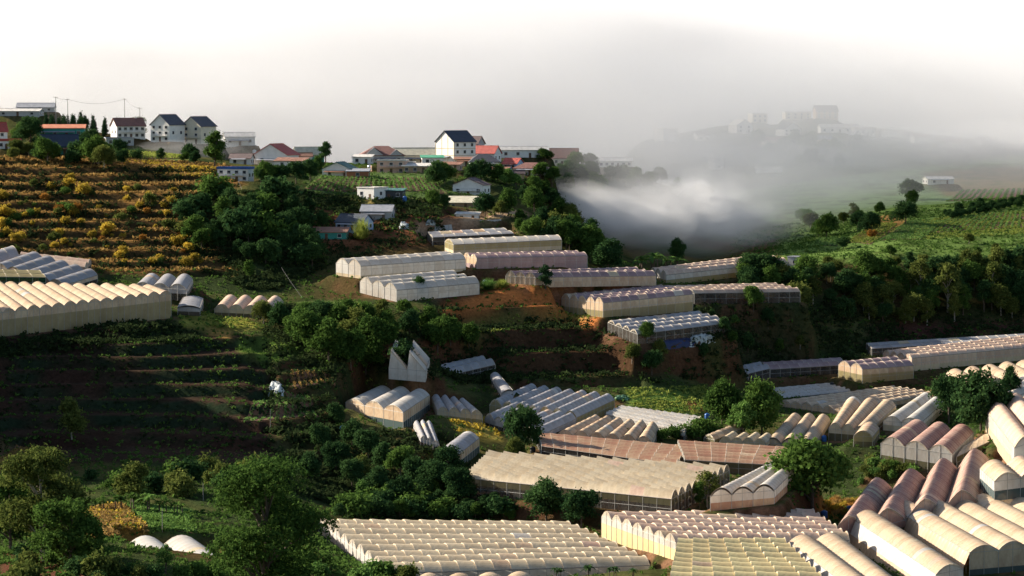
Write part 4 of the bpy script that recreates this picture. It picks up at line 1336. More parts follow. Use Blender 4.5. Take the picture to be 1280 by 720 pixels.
def var(kind, leaf):
    key = (kind, leaf)
    if key not in VAR:
        s = abs(hash(kind + leaf)) % 1000 if False else sum(map(ord, kind + leaf))
        spec = {
            'broad': [(10, 3.6, 9, 4200, 'broad', 0.44, 0.32), (10, 3.0, 8, 3600, 'broad', 0.44, 0.25), (10, 4.2, 10, 4500, 'broad', 0.46, 0.4)],
            'round': [(10, 4.6, 11, 5600, 'round', 0.44, 0.30), (10, 4.0, 9, 5000, 'round', 0.44, 0.22)],
            'tall': [(12, 2.2, 9, 3400, 'broad', 0.45, 0.25), (12, 2.6, 9, 3600, 'broad', 0.45, 0.35)],
            'thin': [(10, 2.4, 8, 1500, 'broad', 0.34, 0.4)],
            'cone': [(12, 1.7, 14, 2400, 'cone', 0.36, 0.1)],
            'bush': [(3, 2.6, 7, 1200, 'bush', 0.40, 0), (3, 2.2, 6, 1000, 'bush', 0.38, 0)],
            'tuft': [(3, 1.6, 0, 220, 'tuft', 0.16, 0), (3, 1.9, 0, 260, 'tuft', 0.16, 0)],
            'bamboo': [(8, 4, 0, 700, 'tuft', 0.22, 0)],
            'banana': [(5, 2.2, 0, 0, 'banana', 0.38, 0), (5, 2.6, 0, 0, 'banana', 0.42, 0)],
        }[kind]
        VAR[key] = [make_variant(s + i * 7, a, b, c, d, leaf, k2, ls, c0) for i, (a, b, c, d, k2, ls, c0) in enumerate(spec)]
    return VAR[key]


vr = random.Random(5)
FOOT = []          # footprints where nothing grows
for g in GH:
    FOOT.append(np.array(g['base'])[[0, 1, 3, 2], :2])
for h in HS:
    FOOT.append(np.array(h['foot'])[:, :2])


def blocked(X, Y, m=0.8):
    X, Y = np.atleast_1d(X), np.atleast_1d(Y)
    bad = np.zeros(X.shape, bool)
    for P in FOOT:
        c = P.mean(0)
        Q = c + (P - c) * (1 + m / 8)
        if X.max() < Q[:, 0].min() or X.min() > Q[:, 0].max() or Y.max() < Q[:, 1].min() or Y.min() > Q[:, 1].max():
            continue
        bad |= in_poly(X, Y, [tuple(q) for q in Q])
    return bad


def plant(label, p, h, kind='broad', leaf='green', group=None, wide=1.0, name=None, cat=None, pick=None):
    vs = var(kind, leaf)
    tm, cm, H0 = vs[vr.randrange(len(vs)) if pick is None else pick % len(vs)]
    nm = name or {'bush': 'bush', 'tuft': 'grass_clump', 'banana': 'banana_plant', 'bamboo': 'bamboo_clump', 'cone': 'conifer_tree'}.get(kind, 'tree')
    o = empty(nm, tuple(p), vr.random() * 6.28)
    s = h / H0
    o.scale = (s * wide, s * wide, s)
    tag(o, label, cat or nm.replace('_', ' '), group)
    link('trunk' if kind not in ('tuft', 'bush', 'bamboo') else 'stem', tm, o)
    link('crown' if kind not in ('tuft', 'banana', 'bamboo') else 'leaves', cm, o)
    return o


def T(label, x, y, hpx, kind='broad', leaf='green', wide=1.0, D=None, group=None, pick=None, name=None):
    """a plant whose foot is at photo pixel (x, y) and which is hpx photo pixels tall"""
    p = ground(x, y, *(((D - 60, D + 60)) if D else (0, 1e9)))
    return plant(label, p, hpx * p[1] / F, kind, leaf, group, wide, name, pick=pick)
# ---- trees one can tell apart
T('dark round tree left of a pair in front of the striped roof', 683, 652, 53, 'round', 'dark', 1.0, 735)
T('dark round tree right of a pair, beside the sand coloured roofs', 727, 662, 46, 'round', 'dark', 1.1, 725)
T('dark round tree in front of the six blue grey tunnels', 652, 572, 60, 'round', 'dark', 0.8, 835)
T('small round bush like tree at the foot of the dark round tree', 645, 578, 30, 'round', 'olive', 0.8, 825)
T('lone leafy tree on the shaded left terraces', 90, 550, 50, 'broad', 'olive', 1.0, 800)
T('spreading tree above the banana plants, lower left', 166, 628, 48, 'broad', 'olive', 1.2, 685)
T('big bushy green tree right of the white translucent greenhouse', 1016, 645, 92, 'round', 'green', 1.05, 700, pick=0)
T('dark glossy tree, left of two by the white tunnel pair', 1186, 530, 58, 'round', 'dark', 0.8, 880)
T('larger dark glossy tree, right of two by the white tunnel pair', 1226, 540, 76, 'round', 'dark', 0.95, 865)
T('small dark tree on top right of the glossy pair', 1262, 500, 42, 'round', 'dark', 0.7, 900)
T('green tree at the left of the clump by the white scalloped roof', 902, 542, 62, 'round', 'green', 0.75, 880)
T('green tree at the right of the clump by the white scalloped roof', 952, 545, 68, 'round', 'green', 0.8, 880)
T('low tree in the middle of the clump by the scalloped roof', 928, 548, 45, 'broad', 'bright', 0.9, 868)
T('small tree standing before the three white tunnels', 523, 373, 27, 'broad', 'dark', 0.8, 978)
T('thin sapling right of the small tree at the white tunnels', 572, 367, 21, 'tall', 'dark', 0.9, 975)
T('small pine on the red bank beside the cream arched ends', 682, 362, 30, 'tall', 'pine', 1.1, 1000)
T('dark tree hiding the sawtooth greenhouse', 505, 472, 46, 'broad', 'dark', 1.0, 880)
T('bare branched tree beside the white translucent greenhouse', 884, 636, 46, 'thin', 'olive', 1.3, 715)
T('dark lopsided shrub tree under the bare branched tree', 874, 636, 34, 'tall', 'green', 0.8, 720)
T('tall slender tree at the right end of the left ridge', 268, 210, 46, 'tall', 'green', 1.1, 1150)
T('round dark tree left of the tall slender tree', 237, 200, 20, 'round', 'dark', 1.1, 1170)
T('dark tree beside the cream roofed house in the village', 407, 205, 27, 'tall', 'dark', 1.1, 1215)
T('round tree standing free against the fog right of the village', 668, 272, 36, 'round', 'green', 0.75, 1135)
T('tree on the road bend left of the free round tree', 636, 270, 34, 'broad', 'green', 1.0, 1125)
T('tree beside the small white hut by the road', 606, 274, 30, 'broad', 'dark', 0.9, 1115)
T('dense round tree at the edge of the hollow fog', 760, 338, 38, 'round', 'dark', 1.15, 1105)
T('misty tree left of the palms above the low greenhouse', 846, 332, 33, 'broad', 'dark', 0.9, 1150)
T('round tree in the misty field, left of three', 1033, 297, 29, 'round', 'green', 1.05, 1240)
T('small tree of a touching pair in the right fields', 1072, 290, 24, 'round', 'dark', 0.9, 1290)
T('larger tree of a touching pair in the right fields', 1089, 294, 27, 'round', 'dark', 1.0, 1275)
T('dark round tree with long shadow in the right fields', 1132, 281, 28, 'round', 'dark', 1.15, 1295)
T('dark bush tree below the left misty tree', 1054, 311, 15, 'round', 'dark', 1.2, 1215)
T('big misty tree on the far slope of the right valley', 1140, 250, 24, 'round', 'green', 1.2, 1540)
T('brown shrub left of the dark pair in right fields', 1090, 297, 9, 'bush', 'rust', 1.0, 1260)
T('misty tree left of the red roofed barn', 682, 205, 16, 'round', 'green', 1.2, 1345)
T('misty tree right of the red roofed barn', 736, 206, 22, 'round', 'dark', 1.0, 1335)
T('misty tree left behind the first fog house', 172, 160, 26, 'broad', 'olive', 1.2, 1400)
T('misty low tree on the far left skyline', 34, 130, 18, 'broad', 'olive', 1.6, 1420)
# foreground giants: own meshes with finer leaves
for lab, x, D, ytop, sp, nl, nleaf, leaf, seed, ls in [
    ('big leafy tree at the bottom left edge with golden tips', 48, 560, 556, 8.0, 17, 15000, 'olive', 31, 0.42),
    ('largest tree in the picture, dense crown at bottom left', 326, 480, 564, 9.8, 24, 26000, 'green', 32, 0.36),
    ('dark leaning tree behind the bottom left edge tree', 8, 590, 590, 6.5, 12, 9000, 'green', 34, 0.42),
    ('bushy tree filling the lower left corner', 84, 540, 622, 6.5, 12, 10000, 'green', 33, 0.4),
]:
    xx = (x - 640) / F * D
    gz = float(ground_z(xx, D))
    ht = float(at(x, ytop, D)[2]) - gz
    tm, cm, H0 = make_variant(seed, ht, sp, nl, nleaf, leaf, 'broad', ls, 0.18)
    o = empty('tree', (xx, D, gz))
    tag(o, lab, 'tree', 'foreground trees')
    link('trunk', tm, o)
    link('crown', cm, o)
for x, y, h in [(172, 724, 16), (190, 726, 18), (226, 726, 18), (246, 724, 20), (268, 724, 20), (158, 722, 14)]:
    T('bush', x, y, h, 'bush', vr.choice(['green', 'olive', 'dark']), 0.9, 575, 'bushes before the bottom left tunnels')
T('feathery young tree in front of the bottom left tunnels', 207, 722, 42, 'thin', 'bright', 1.0, 578)
T('dark palm like plant before the white arched ends', 545, 712, 30, 'banana', 'green', 0.9, 622)
for i, (x, y, h) in enumerate([(700, 722, 20), (735, 722, 22), (768, 722, 20), (790, 722, 16)]):
    T('banana plant in the dark row along the bottom edge', x, y, h, 'banana', 'dark', 1.0, 612, 'banana row at the bottom edge')
for i, (x, y, h) in enumerate([(126, 640, 26), (146, 640, 30), (166, 638, 30), (186, 640, 34), (204, 642, 26), (222, 644, 24)]):
    T('banana plant in the row behind the golden plot', x, y, h, 'banana', 'bright' if i == 3 else 'green', 1.0, 655, 'banana row behind the golden plot')
for x, y, h in [(806, 338, 26), (822, 338, 30), (834, 338, 24)]:
    T('misty palm above the low mauve greenhouse', x, y, h, 'banana', 'bright', 1.3, 1135, 'misty palms above the low greenhouse')
T('pale green bamboo clump before the blue white cottage', 452, 300, 34, 'bamboo', 'lime', 0.55, 1072)
T('grassy clump beside the red bank at the white tunnels', 610, 362, 18, 'bamboo', 'bright', 1.0, 992)
T('grassy clump on the left of the red bank', 628, 360, 14, 'bamboo', 'lime', 1.0, 992)
# bushes along the tunnels' feet
for x, y, h in [(738, 548, 13), (752, 549, 12), (782, 549, 13), (796, 550, 12), (828, 551, 14), (845, 549, 16), (862, 548, 18), (875, 545, 20), (890, 548, 20)]:
    T('round bush at the feet of the six cream tunnels', x, y, h, 'bush', 'green', 1.0, 838, 'bushes at the feet of the cream tunnels')
# groups of look-alikes: (label, group, list or polygon)
for x, y, h in [(352, 412, 34), (372, 425, 40), (392, 440, 48), (415, 452, 52), (436, 462, 46), (455, 468, 44), (470, 450, 50), (448, 430, 44), (425, 420, 38), (402, 412, 34), (380, 405, 26), (545, 440, 40), (566, 436, 34), (590, 440, 30), (460, 415, 36), (486, 425, 34), (510, 418, 30), (535, 412, 28), (330, 405, 28), (438, 402, 26), (478, 402, 26), (503, 400, 24)]:
    T('dark tree of the thicket between white tunnels and tall pale greenhouse', x + vr.uniform(-4, 4), y, h, vr.choice(['broad', 'round']), vr.choice(['dark', 'green', 'green', 'olive']), 1.0, None, 'central thicket trees')


def scatter_poly(poly, n, d0=0, d1=1e9, mind=2.0, seed=0):
    """n ground points spread over a patch given by its outline in the photo"""
    r = random.Random(seed)
    xs, ys = [p[0] for p in poly], [p[1] for p in poly]
    out, tries = [], 0
    while len(out) < n and tries < n * 30:
        tries += 1
        x, y = r.uniform(min(xs), max(xs)), r.uniform(min(ys), max(ys))
        if not in_poly(np.array([x]), np.array([y]), poly)[0]:
            continue
        p = ground(x, y, d0, d1)
        if p[1] <= d0 + 2 or p[1] >= d1 - 2 or blocked(p[0], p[1])[0]:
            continue
        if any((p[0] - q[0]) ** 2 + (p[1] - q[1]) ** 2 < mind * mind for q in out):
            continue
        out.append(p)
    return out


for p in scatter_poly([(205, 252), (262, 246), (320, 250), (400, 258), (415, 300), (395, 335), (300, 350), (250, 325)], 46, 1020, 1160, 3.4, 1):
    plant('dark leafy tree of the wood right of the golden hillside', p, vr.uniform(6, 10.5), vr.choice(['broad', 'round', 'bush', 'broad']), vr.choice(['dark', 'dark', 'green']), 'wood beside the golden hillside', name='tree')
for p in scatter_poly([(925, 348), (1000, 350), (1100, 345), (1290, 338), (1290, 405), (1100, 410), (960, 395), (925, 370)], 84, 1065, 1200, 3.4, 2):
    plant('dark tree of the wood on the right slope', p, vr.uniform(7, 13), vr.choice(['broad', 'broad', 'round', 'tall']), vr.choice(['dark', 'dark', 'green', 'olive']), 'wood on the right slope')
for x, y, h in [(1150, 375, 50), (1185, 392, 62), (1240, 378, 50), (1208, 352, 40)]:
    T('pale trunked tree standing out of the right wood', x, y, h, 'thin', 'olive', 1.0, None, 'pale trunked trees of the right wood')
for p in scatter_poly([(1010, 325), (1120, 318), (1290, 285), (1290, 318), (1100, 335), (1010, 345)], 12, 1140, 1300, 4.5, 3):
    plant('scrubby tree on the upper edge of the right wood', p, vr.uniform(2, 4.5), vr.choice(['round', 'broad']), vr.choice(['green', 'olive', 'bright']), 'edge of the right wood', name='shrub')
for p in scatter_poly([(672, 236), (720, 222), (870, 228), (900, 260), (850, 250), (700, 246)], 26, 1290, 1520, 4, 4):
    plant('hazy tree of the wooded spur above the hollow fog', p, vr.uniform(6, 10), vr.choice(['broad', 'round']), vr.choice(['green', 'bright', 'dark']), 'trees on the misty spur')
for p in scatter_poly([(690, 290), (750, 310), (740, 330), (690, 315)], 14, 1080, 1180, 3, 5):
    plant('leafy tree between the mauve tunnels and the hollow fog', p, vr.uniform(8, 13), vr.choice(['broad', 'round']), vr.choice(['green', 'olive', 'dark']), 'trees at the hollow')
for p in scatter_poly([(55, 160), (150, 165), (150, 172), (60, 170)], 26, 1255, 1330, 2.2, 6):
    plant('slim conifer of the row behind the left ridge houses', p, vr.uniform(7, 9.5), 'cone', 'pine', 'conifer row on the left ridge')
for p in scatter_poly([(0, 205), (290, 208), (290, 196), (0, 192)], 16, 1140, 1185, 5, 7):
    plant('bushy tree along the crest of the golden hillside', p, vr.uniform(3.5, 7), vr.choice(['round', 'broad', 'bush']), vr.choice(['green', 'olive', 'dark']), 'trees on the golden crest', name='tree')
for x, y, h, lf in [(60, 205, 30, 'green'), (118, 207, 34, 'green'), (130, 212, 28, 'olive'), (112, 188, 26, 'dark'), (150, 194, 20, 'dark'), (38, 182, 34, 'dark'), (26, 180, 26, 'green'), (104, 166, 18, 'dark'), (50, 190, 22, 'dark')]:
    T('leafy tree among the houses of the left ridge', x, y, h, 'round', lf, 1.0, None, 'trees among the left ridge houses')
for x, y, h, lf in [(326, 229, 18, 'dark'), (335, 230, 26, 'green'), (352, 232, 24, 'dark'), (370, 230, 26, 'dark'), (388, 228, 28, 'dark'), (398, 218, 22, 'green'), (545, 232, 30, 'dark'), (556, 230, 26, 'green'), (590, 228, 24, 'dark'), (604, 226, 26, 'dark'), (622, 228, 22, 'green'), (634, 232, 20, 'bright'), (645, 236, 18, 'bright'), (675, 228, 22, 'green'), (690, 232, 22, 'green'), (700, 240, 18, 'dark'), (541, 258, 20, 'green'), (556, 262, 18, 'dark'), (626, 272, 20, 'olive'), (650, 278, 16, 'green'), (700, 222, 16, 'green')]:
    T('garden tree on the slope in front of the village', x, y, h, vr.choice(['round', 'broad']), lf, 1.0, None, 'village garden trees')
for p in scatter_poly([(1000, 262), (1110, 240), (1160, 255), (1050, 300), (990, 300)], 10, 1300, 1600, 6, 8):
    plant('misty bush tree on the slope beyond the right fields', p, vr.uniform(4, 8), 'round', vr.choice(['green', 'bright', 'olive']), 'misty trees beyond the right fields')
for p in scatter_poly([(1170, 268), (1290, 250), (1290, 258), (1190, 276)], 36, 1300, 1460, 2.5, 9):
    plant('low tree of the dark hedge behind the right fields', p, vr.uniform(2.6, 4.5), 'round', 'dark', 'hedge behind the right fields', name='bush')
for p in scatter_poly([(920, 175), (1080, 185), (1060, 215), (930, 205)], 22, 1600, 1990, 6, 10):
    plant('foggy tree on the slope below the far village', p, vr.uniform(6, 12), 'round', vr.choice(['green', 'dark']), 'trees below the far village')
for p in scatter_poly([(420, 640), (600, 600), (640, 640), (640, 655), (420, 650)], 40, 700, 800, 2.2, 11):
    plant('shaded bush behind the sand coloured roofs', p, vr.uniform(2.5, 5.5), vr.choice(['bush', 'broad']), vr.choice(['dark', 'green']), 'shaded bushes behind the sand roofs', name='bush')
for x, y, h, lf in [(450, 605, 34, 'olive'), (453, 628, 28, 'lime'), (430, 640, 22, 'green'), (790, 455, 24, 'olive'), (815, 470, 30, 'dark'), (942, 395, 30, 'green'), (918, 408, 14, 'lime'), (915, 440, 18, 'green'), (1000, 440, 16, 'olive'), (808, 430, 26, 'green'), (825, 450, 24, 'olive'), (880, 455, 20, 'dark'), (905, 420, 22, 'dark'), (935, 440, 24, 'dark'), (960, 420, 24, 'dark'), (975, 445, 20, 'green'), (890, 405, 18, 'dark')]:
    T('sunlit sapling rising out of the shaded bank', x, y, h, 'broad', lf if lf != 'lime' else 'bright', 0.9, None, 'saplings on shaded banks')
for p in scatter_poly([(110, 592), (320, 588), (330, 612), (240, 622), (120, 612)], 24, 690, 790, 2.6, 17):
    plant('bush', p, vr.uniform(2.0, 5.0), 'bush', vr.choice(['dark', 'green', 'olive']), 'garden bushes under the left terraces', name='bush')
# golden shrubs on the left hillside, one by one
for p in scatter_poly([(-30, 245), (90, 222), (250, 240), (275, 300), (260, 335), (130, 330), (0, 312), (-30, 300)], 120, 1010, 1140, 1.7, 12):
    plant('golden flowering shrub on the terraced left hillside', p, vr.choice([0.9, 1.3, 1.7, 2.2, 2.6, 3.3]) * vr.uniform(0.85, 1.15), 'bush', vr.choice(['gold', 'gold', 'gold', 'gold', 'olive', 'olive', 'green', 'rust']), 'golden shrubs on the left hillside', name='shrub', cat='shrub')
for p in scatter_poly([(1040, 600), (1090, 590), (1110, 605), (1065, 645), (1022, 652)], 26, 650, 760, 1.6, 13):
    plant('rust coloured grass clump below the big bushy tree', p, vr.uniform(1.6, 2.8), 'tuft', vr.choice(['gold', 'rust', 'straw']), 'rusty grass by the brown tunnels')
for p in scatter_poly([(1060, 575), (1130, 560), (1150, 592), (1090, 605)], 30, 690, 790, 1.6, 14):
    plant('green bush on the bank above the rusty grass', p, vr.uniform(1.5, 3.0), 'bush', vr.choice(['green', 'bright', 'olive']), 'bushes above the rusty grass')
for p in (scatter_poly([(0, 700), (120, 694), (140, 735), (0, 735)], 16, 500, 600, 2.0, 15) + scatter_poly([(330, 690), (520, 704), (520, 735), (320, 735)], 18, 500, 620, 2.0, 16)):
    plant('leafy bush along the bottom left edge', p, vr.uniform(2.0, 4.5), 'bush', vr.choice(['green', 'olive', 'bright', 'dark']), 'bushes along the bottom left edge')

# ------------------------------------------------------------------ uncountable cover: undergrowth, dry grass, crops
def cover(name, label, leaf, zones, size, k, ht, seed, upright=0.3, aspect=1.7):
    r = np.random.default_rng(seed)
    Vs = []
    for poly, dens, d0, d1, slope_min, slope_max in zones:
        xs, ys = [p[0] for p in poly], [p[1] for p in poly]
        ax0, ax1 = (min(xs) - 640) / F, (max(xs) - 640) / F
        area = 0.5 * (ax1 - ax0) * (d1 ** 2 - d0 ** 2)
        n = int(area * dens)
        Y = np.sqrt(r.uniform(d0 ** 2, d1 ** 2, n))
        X = r.uniform(ax0, ax1, n) * Y
        Z = ground_z(X, Y)
        px, py = project(X, Y, Z)
        ok = in_poly(px, py, poly)
        ok &= fbm(X, Y, 9, 3, seed) + 0.25 * r.random(n) > 0.52
        if slope_min > 0 or slope_max < 9:
            sl = np.hypot((ground_z(X, Y + 1) - ground_z(X, Y - 1)) / 2, (ground_z(X + 1, Y) - ground_z(X - 1, Y)) / 2)
            ok &= (sl >= slope_min) & (sl <= slope_max)
        X, Y, Z = X[ok], Y[ok], Z[ok]
        if len(X):
            ok = ~blocked(X, Y, 0.4)
            X, Y, Z = X[ok], Y[ok], Z[ok]
        Vs.append(np.stack([X, Y, Z], -1))
    P = np.concatenate(Vs)
    m = len(P)
    sc = (0.6 + 0.9 * r.random(m)) * (0.6 + 0.8 * fbm(P[:, 0], P[:, 1], 25, 2, seed + 1))
    C0 = np.repeat(P, k, 0)
    S = np.repeat(sc, k)
    off = r.normal(size=(m * k, 3)) * np.array([0.5, 0.5, 0.0]) * ht * S[:, None]
    off[:, 2] = r.random(m * k) * ht * S
    Q = C0 + off
    Nn = rand_unit(r, m * k) + np.array([0, 0, upright])
    Nn /= np.linalg.norm(Nn, axis=1)[:, None]
    V, Fc = leaf_quads(Q, Nn, size * S, r, aspect)
    o = link(name, mesh_np(name, V, Fc, LEAF[leaf]))
    tag(o, label, kind='stuff')
    return m


ALLV = [(-40, 330), (1320, 300), (1320, 740), (-40, 740)]
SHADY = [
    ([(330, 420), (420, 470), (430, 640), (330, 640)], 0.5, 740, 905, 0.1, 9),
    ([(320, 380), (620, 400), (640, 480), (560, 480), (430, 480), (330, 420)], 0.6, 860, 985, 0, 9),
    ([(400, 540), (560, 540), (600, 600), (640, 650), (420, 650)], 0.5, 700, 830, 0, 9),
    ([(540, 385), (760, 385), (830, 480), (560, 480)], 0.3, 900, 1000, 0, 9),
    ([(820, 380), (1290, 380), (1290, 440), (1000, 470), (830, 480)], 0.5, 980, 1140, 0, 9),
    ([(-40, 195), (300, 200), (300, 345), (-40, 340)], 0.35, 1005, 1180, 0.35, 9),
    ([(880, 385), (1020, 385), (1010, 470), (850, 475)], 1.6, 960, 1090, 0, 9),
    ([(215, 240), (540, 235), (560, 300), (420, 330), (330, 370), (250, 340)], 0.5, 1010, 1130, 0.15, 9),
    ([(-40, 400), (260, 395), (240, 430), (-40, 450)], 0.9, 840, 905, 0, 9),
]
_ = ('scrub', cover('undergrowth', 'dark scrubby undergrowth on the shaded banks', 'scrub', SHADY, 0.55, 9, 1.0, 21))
_ = ('low scrub', cover('low_weeds', 'low weeds, darkened for shade, on the risers of the left terraces', 'scrub', [([(-40, 420), (240, 400), (340, 400), (340, 600), (-40, 600)], 0.5, 740, 905, 0.45, 9)], 0.35, 7, 0.45, 26))
_ = ('grass', cover('grass', 'short green grass and weeds over the valley and slopes', 'green', [
    (ALLV, 0.16, 560, 1130, 0, 9),
    ([(380, 205), (700, 205), (700, 300), (380, 300)], 0.25, 1080, 1240, 0, 9),
    ([(920, 290), (1300, 240), (1300, 345), (900, 345)], 0.22, 1130, 1450, 0, 9),
    ([(-40, 640), (420, 640), (520, 740), (-40, 740)], 0.5, 480, 700, 0, 9)], 0.42, 7, 0.5, 22))
_ = ('dry', cover('dry_grass', 'golden dry grass on the terraces of the left hillside', 'straw', [
    ([(100, 640), (150, 630), (190, 668), (118, 674)], 2.4, 560, 690, 0, 9),
    ([(-40, 196), (285, 198), (300, 235), (250, 250), (300, 345), (-40, 340)], 0.55, 1005, 1180, 0, 0.45)], 0.45, 8, 0.7, 23, 0.0, 2.4))
_ = ('gold', cover('golden_weeds', 'yellow and rust weeds over the golden plot and hillside', 'gold', [
    ([(100, 640), (150, 630), (190, 668), (118, 674)], 0.8, 560, 690, 0, 9),
    ([(150, 200), (285, 205), (290, 225), (160, 215)], 0.8, 1100, 1170, 0, 9),
    ([(560, 520), (628, 520), (630, 552), (570, 540)], 0.7, 800, 880, 0, 9)], 0.4, 8, 0.6, 24))
_ = ('meadow', cover('meadow_grass', 'sunlit lime green grass on banks and meadows', 'lime', [
    ([(222, 392), (292, 391), (335, 412), (225, 410)], 1.0, 890, 965, 0, 9),
    ([(445, 476), (500, 470), (548, 492), (470, 490)], 1.0, 850, 930, 0, 9),
    ([(575, 408), (650, 393), (740, 386), (745, 398), (650, 410), (575, 422)], 0.9, 935, 1010, 0, 9),
    ([(780, 486), (885, 482), (905, 505), (860, 522), (790, 508)], 0.8, 880, 990, 0, 9),
    ([(1150, 275), (1300, 262), (1300, 292), (1140, 300)], 0.5, 1180, 1420, 0, 9)], 0.35, 8, 0.4, 25))

# more trees on the bank right of the village and left of the striped roof
for x, y, h, lf in [(655, 252, 20, 'dark'), (668, 244, 22, 'green'), (682, 246, 20, 'green'), (690, 262, 26, 'dark'), (676, 290, 30, 'dark'), (664, 300, 26, 'green'), (700, 278, 30, 'green'), (712, 290, 34, 'olive'), (648, 292, 18, 'green')]:
    T('tree', x, y, h, vr.choice(['round', 'broad']), lf, 1.0, None, 'trees on the bank right of the village')
for x, y, h, lf in [(520, 612, 40, 'dark'), (545, 622, 44, 'dark'), (572, 628, 40, 'dark'), (500, 600, 40, 'green'), (560, 600, 40, 'dark'), (480, 590, 36, 'dark'), (440, 560, 34, 'dark'), (460, 575, 36, 'dark'), (420, 590, 36, 'dark'), (400, 560, 30, 'dark'), (385, 600, 34, 'dark'), (440, 610, 34, 'dark'), (470, 620, 36, 'dark'), (500, 632, 36, 'dark'), (420, 530, 26, 'dark')]:
    T('tree', x, y, h, vr.choice(['round', 'broad']), lf, 1.0, None, 'dark trees left of the striped roof')
# ------------------------------------------------------------------ crop fields with rows, walls, tarpaulins, poles
M_SOIL = plain_mat('tilled_soil', (0.16, 0.075, 0.04), 0.95, 0.35, 0.8)
M_CONC = plain_mat('concrete', (0.36, 0.34, 0.31), 0.9, 0.3, 0.7)
M_TARP = {
    'navy': plain_mat('tarpaulin_navy', (0.02, 0.03, 0.09), 0.6, 0.3, 0.8),
    'pale': plain_mat('tarpaulin_pale', (0.42, 0.45, 0.44), 0.6, 0.35, 0.9),
    'green': plain_mat('tarpaulin_green', (0.10, 0.22, 0.12), 0.6, 0.35, 0.9),
}
M_POLE = plain_mat('concrete_pole', (0.25, 0.23, 0.21), 0.9, 0.2)
M_WIRE = plain_mat('black_wire', (0.03, 0.03, 0.035), 0.6, 0.1)


def crop_field(label, q, n, leaf, dlim, width=0.9, height=0.55, soil=None, axis=0):
    """q: outline of the plot in the photo (start-left, end-left, start-right, end-right); every row is a mesh of its own"""
    P = [ground(x, y, *dlim) for x, y in q]
    c = sum(P) / 4
    bed = MB()
    m = 14
    V, Fc = [], []
    for i in range(m + 1):
        for j in range(m + 1):
            u, v = i / m, j / m
            p = (P[0] * (1 - u) + P[1] * u) * (1 - v) + (P[2] * (1 - u) + P[3] * u) * v
            V.append((p[0] - c[0], p[1] - c[1], float(ground_z(p[0], p[1])) + 0.12 - c[2]))
    Fc = [(i * (m + 1) + j, (i + 1) * (m + 1) + j, (i + 1) * (m + 1) + j + 1, i * (m + 1) + j + 1) for i in range(m) for j in range(m)]
    bed.add(V, Fc)
    field = bed.build('field', [soil or M_SOIL], None, tuple(c), True)
    tag(field, label, kind='structure')
    r = np.random.default_rng(len(label))
    for k in range(n):
        v = (k + 0.5) / n
        a, b = P[0] * (1 - v) + P[2] * v, P[1] * (1 - v) + P[3] * v
        ln = np.linalg.norm(b - a)
        nq = int(ln * 9)
        t = r.random(nq)
        side = np.cross((b - a) / ln, (0, 0, 1.0))
        Q = a + (b - a) * t[:, None] + side * (r.normal(size=nq) * width * 0.28)[:, None]
        Q[:, 2] = ground_z(Q[:, 0], Q[:, 1]) + 0.12 + r.random(nq) * height
        Nn = rand_unit(r, nq) + np.array([0, 0, 0.5])
        Nn /= np.linalg.norm(Nn, axis=1)[:, None]
        V, Fc = leaf_quads(Q - c, Nn, 0.42, r, 1.4)
        link('crop_row', mesh_np('crop_row', V, Fc, LEAF[leaf] if isinstance(leaf, str) else leaf), field)


crop_field('green crop plot with dark furrows in the right fields', [(1098, 301), (1135, 277), (1152, 300), (1180, 277)], 13, 'crop', (1200, 1380))
crop_field('small striped crop plot by the misty tree in right fields', [(1012, 308), (1022, 297), (1046, 308), (1046, 297)], 9, 'crop', (1160, 1290))
crop_field('pale striped vine plot below the three gabled houses', [(148, 199), (150, 190), (240, 199), (236, 190)], 22, 'lime', (1150, 1225), 1.0, 0.9)
crop_field('brown ridged beds at the left edge above the big trees', [(-30, 582), (20, 556), (38, 592), (62, 562)], 12, 'straw', (720, 810), 1.0, 0.35)
crop_field('shaded green beds on the terrace below the small tarp', [(300, 535), (330, 500), (400, 525), (385, 495)], 10, 'crop', (790, 880), 1.0, 0.4)
crop_field('wide green crop field between bungalow and village', [(380, 236), (400, 222), (560, 246), (540, 222)], 26, 'crop', (1115, 1200), 1.2, 0.6)
crop_field('bean rows with stakes beside the shaded terraces', [(366, 488), (362, 466), (420, 486), (414, 468)], 8, 'straw', (830, 930), 0.8, 0.9)
crop_field('bright vegetable plot beside the bottom left tunnels', [(190, 668), (160, 634), (246, 668), (226, 640)], 11, 'bright', (590, 690), 1.2, 0.45)


crop_field('long green crop plot under the dark hedge, right fields', [(1155, 292), (1190, 272), (1285, 284), (1285, 264)], 16, 'crop', (1200, 1420))
crop_field('pale green crop plot left of the furrowed one, right fields', [(1052, 304), (1096, 280), (1088, 306), (1122, 280)], 9, 'lime', (1190, 1380), 0.9, 0.4)
crop_field('misty green crop plot on the slope beyond the round trees', [(1180, 252), (1200, 238), (1285, 250), (1285, 236)], 12, 'crop', (1400, 1700), 1.4, 0.6)


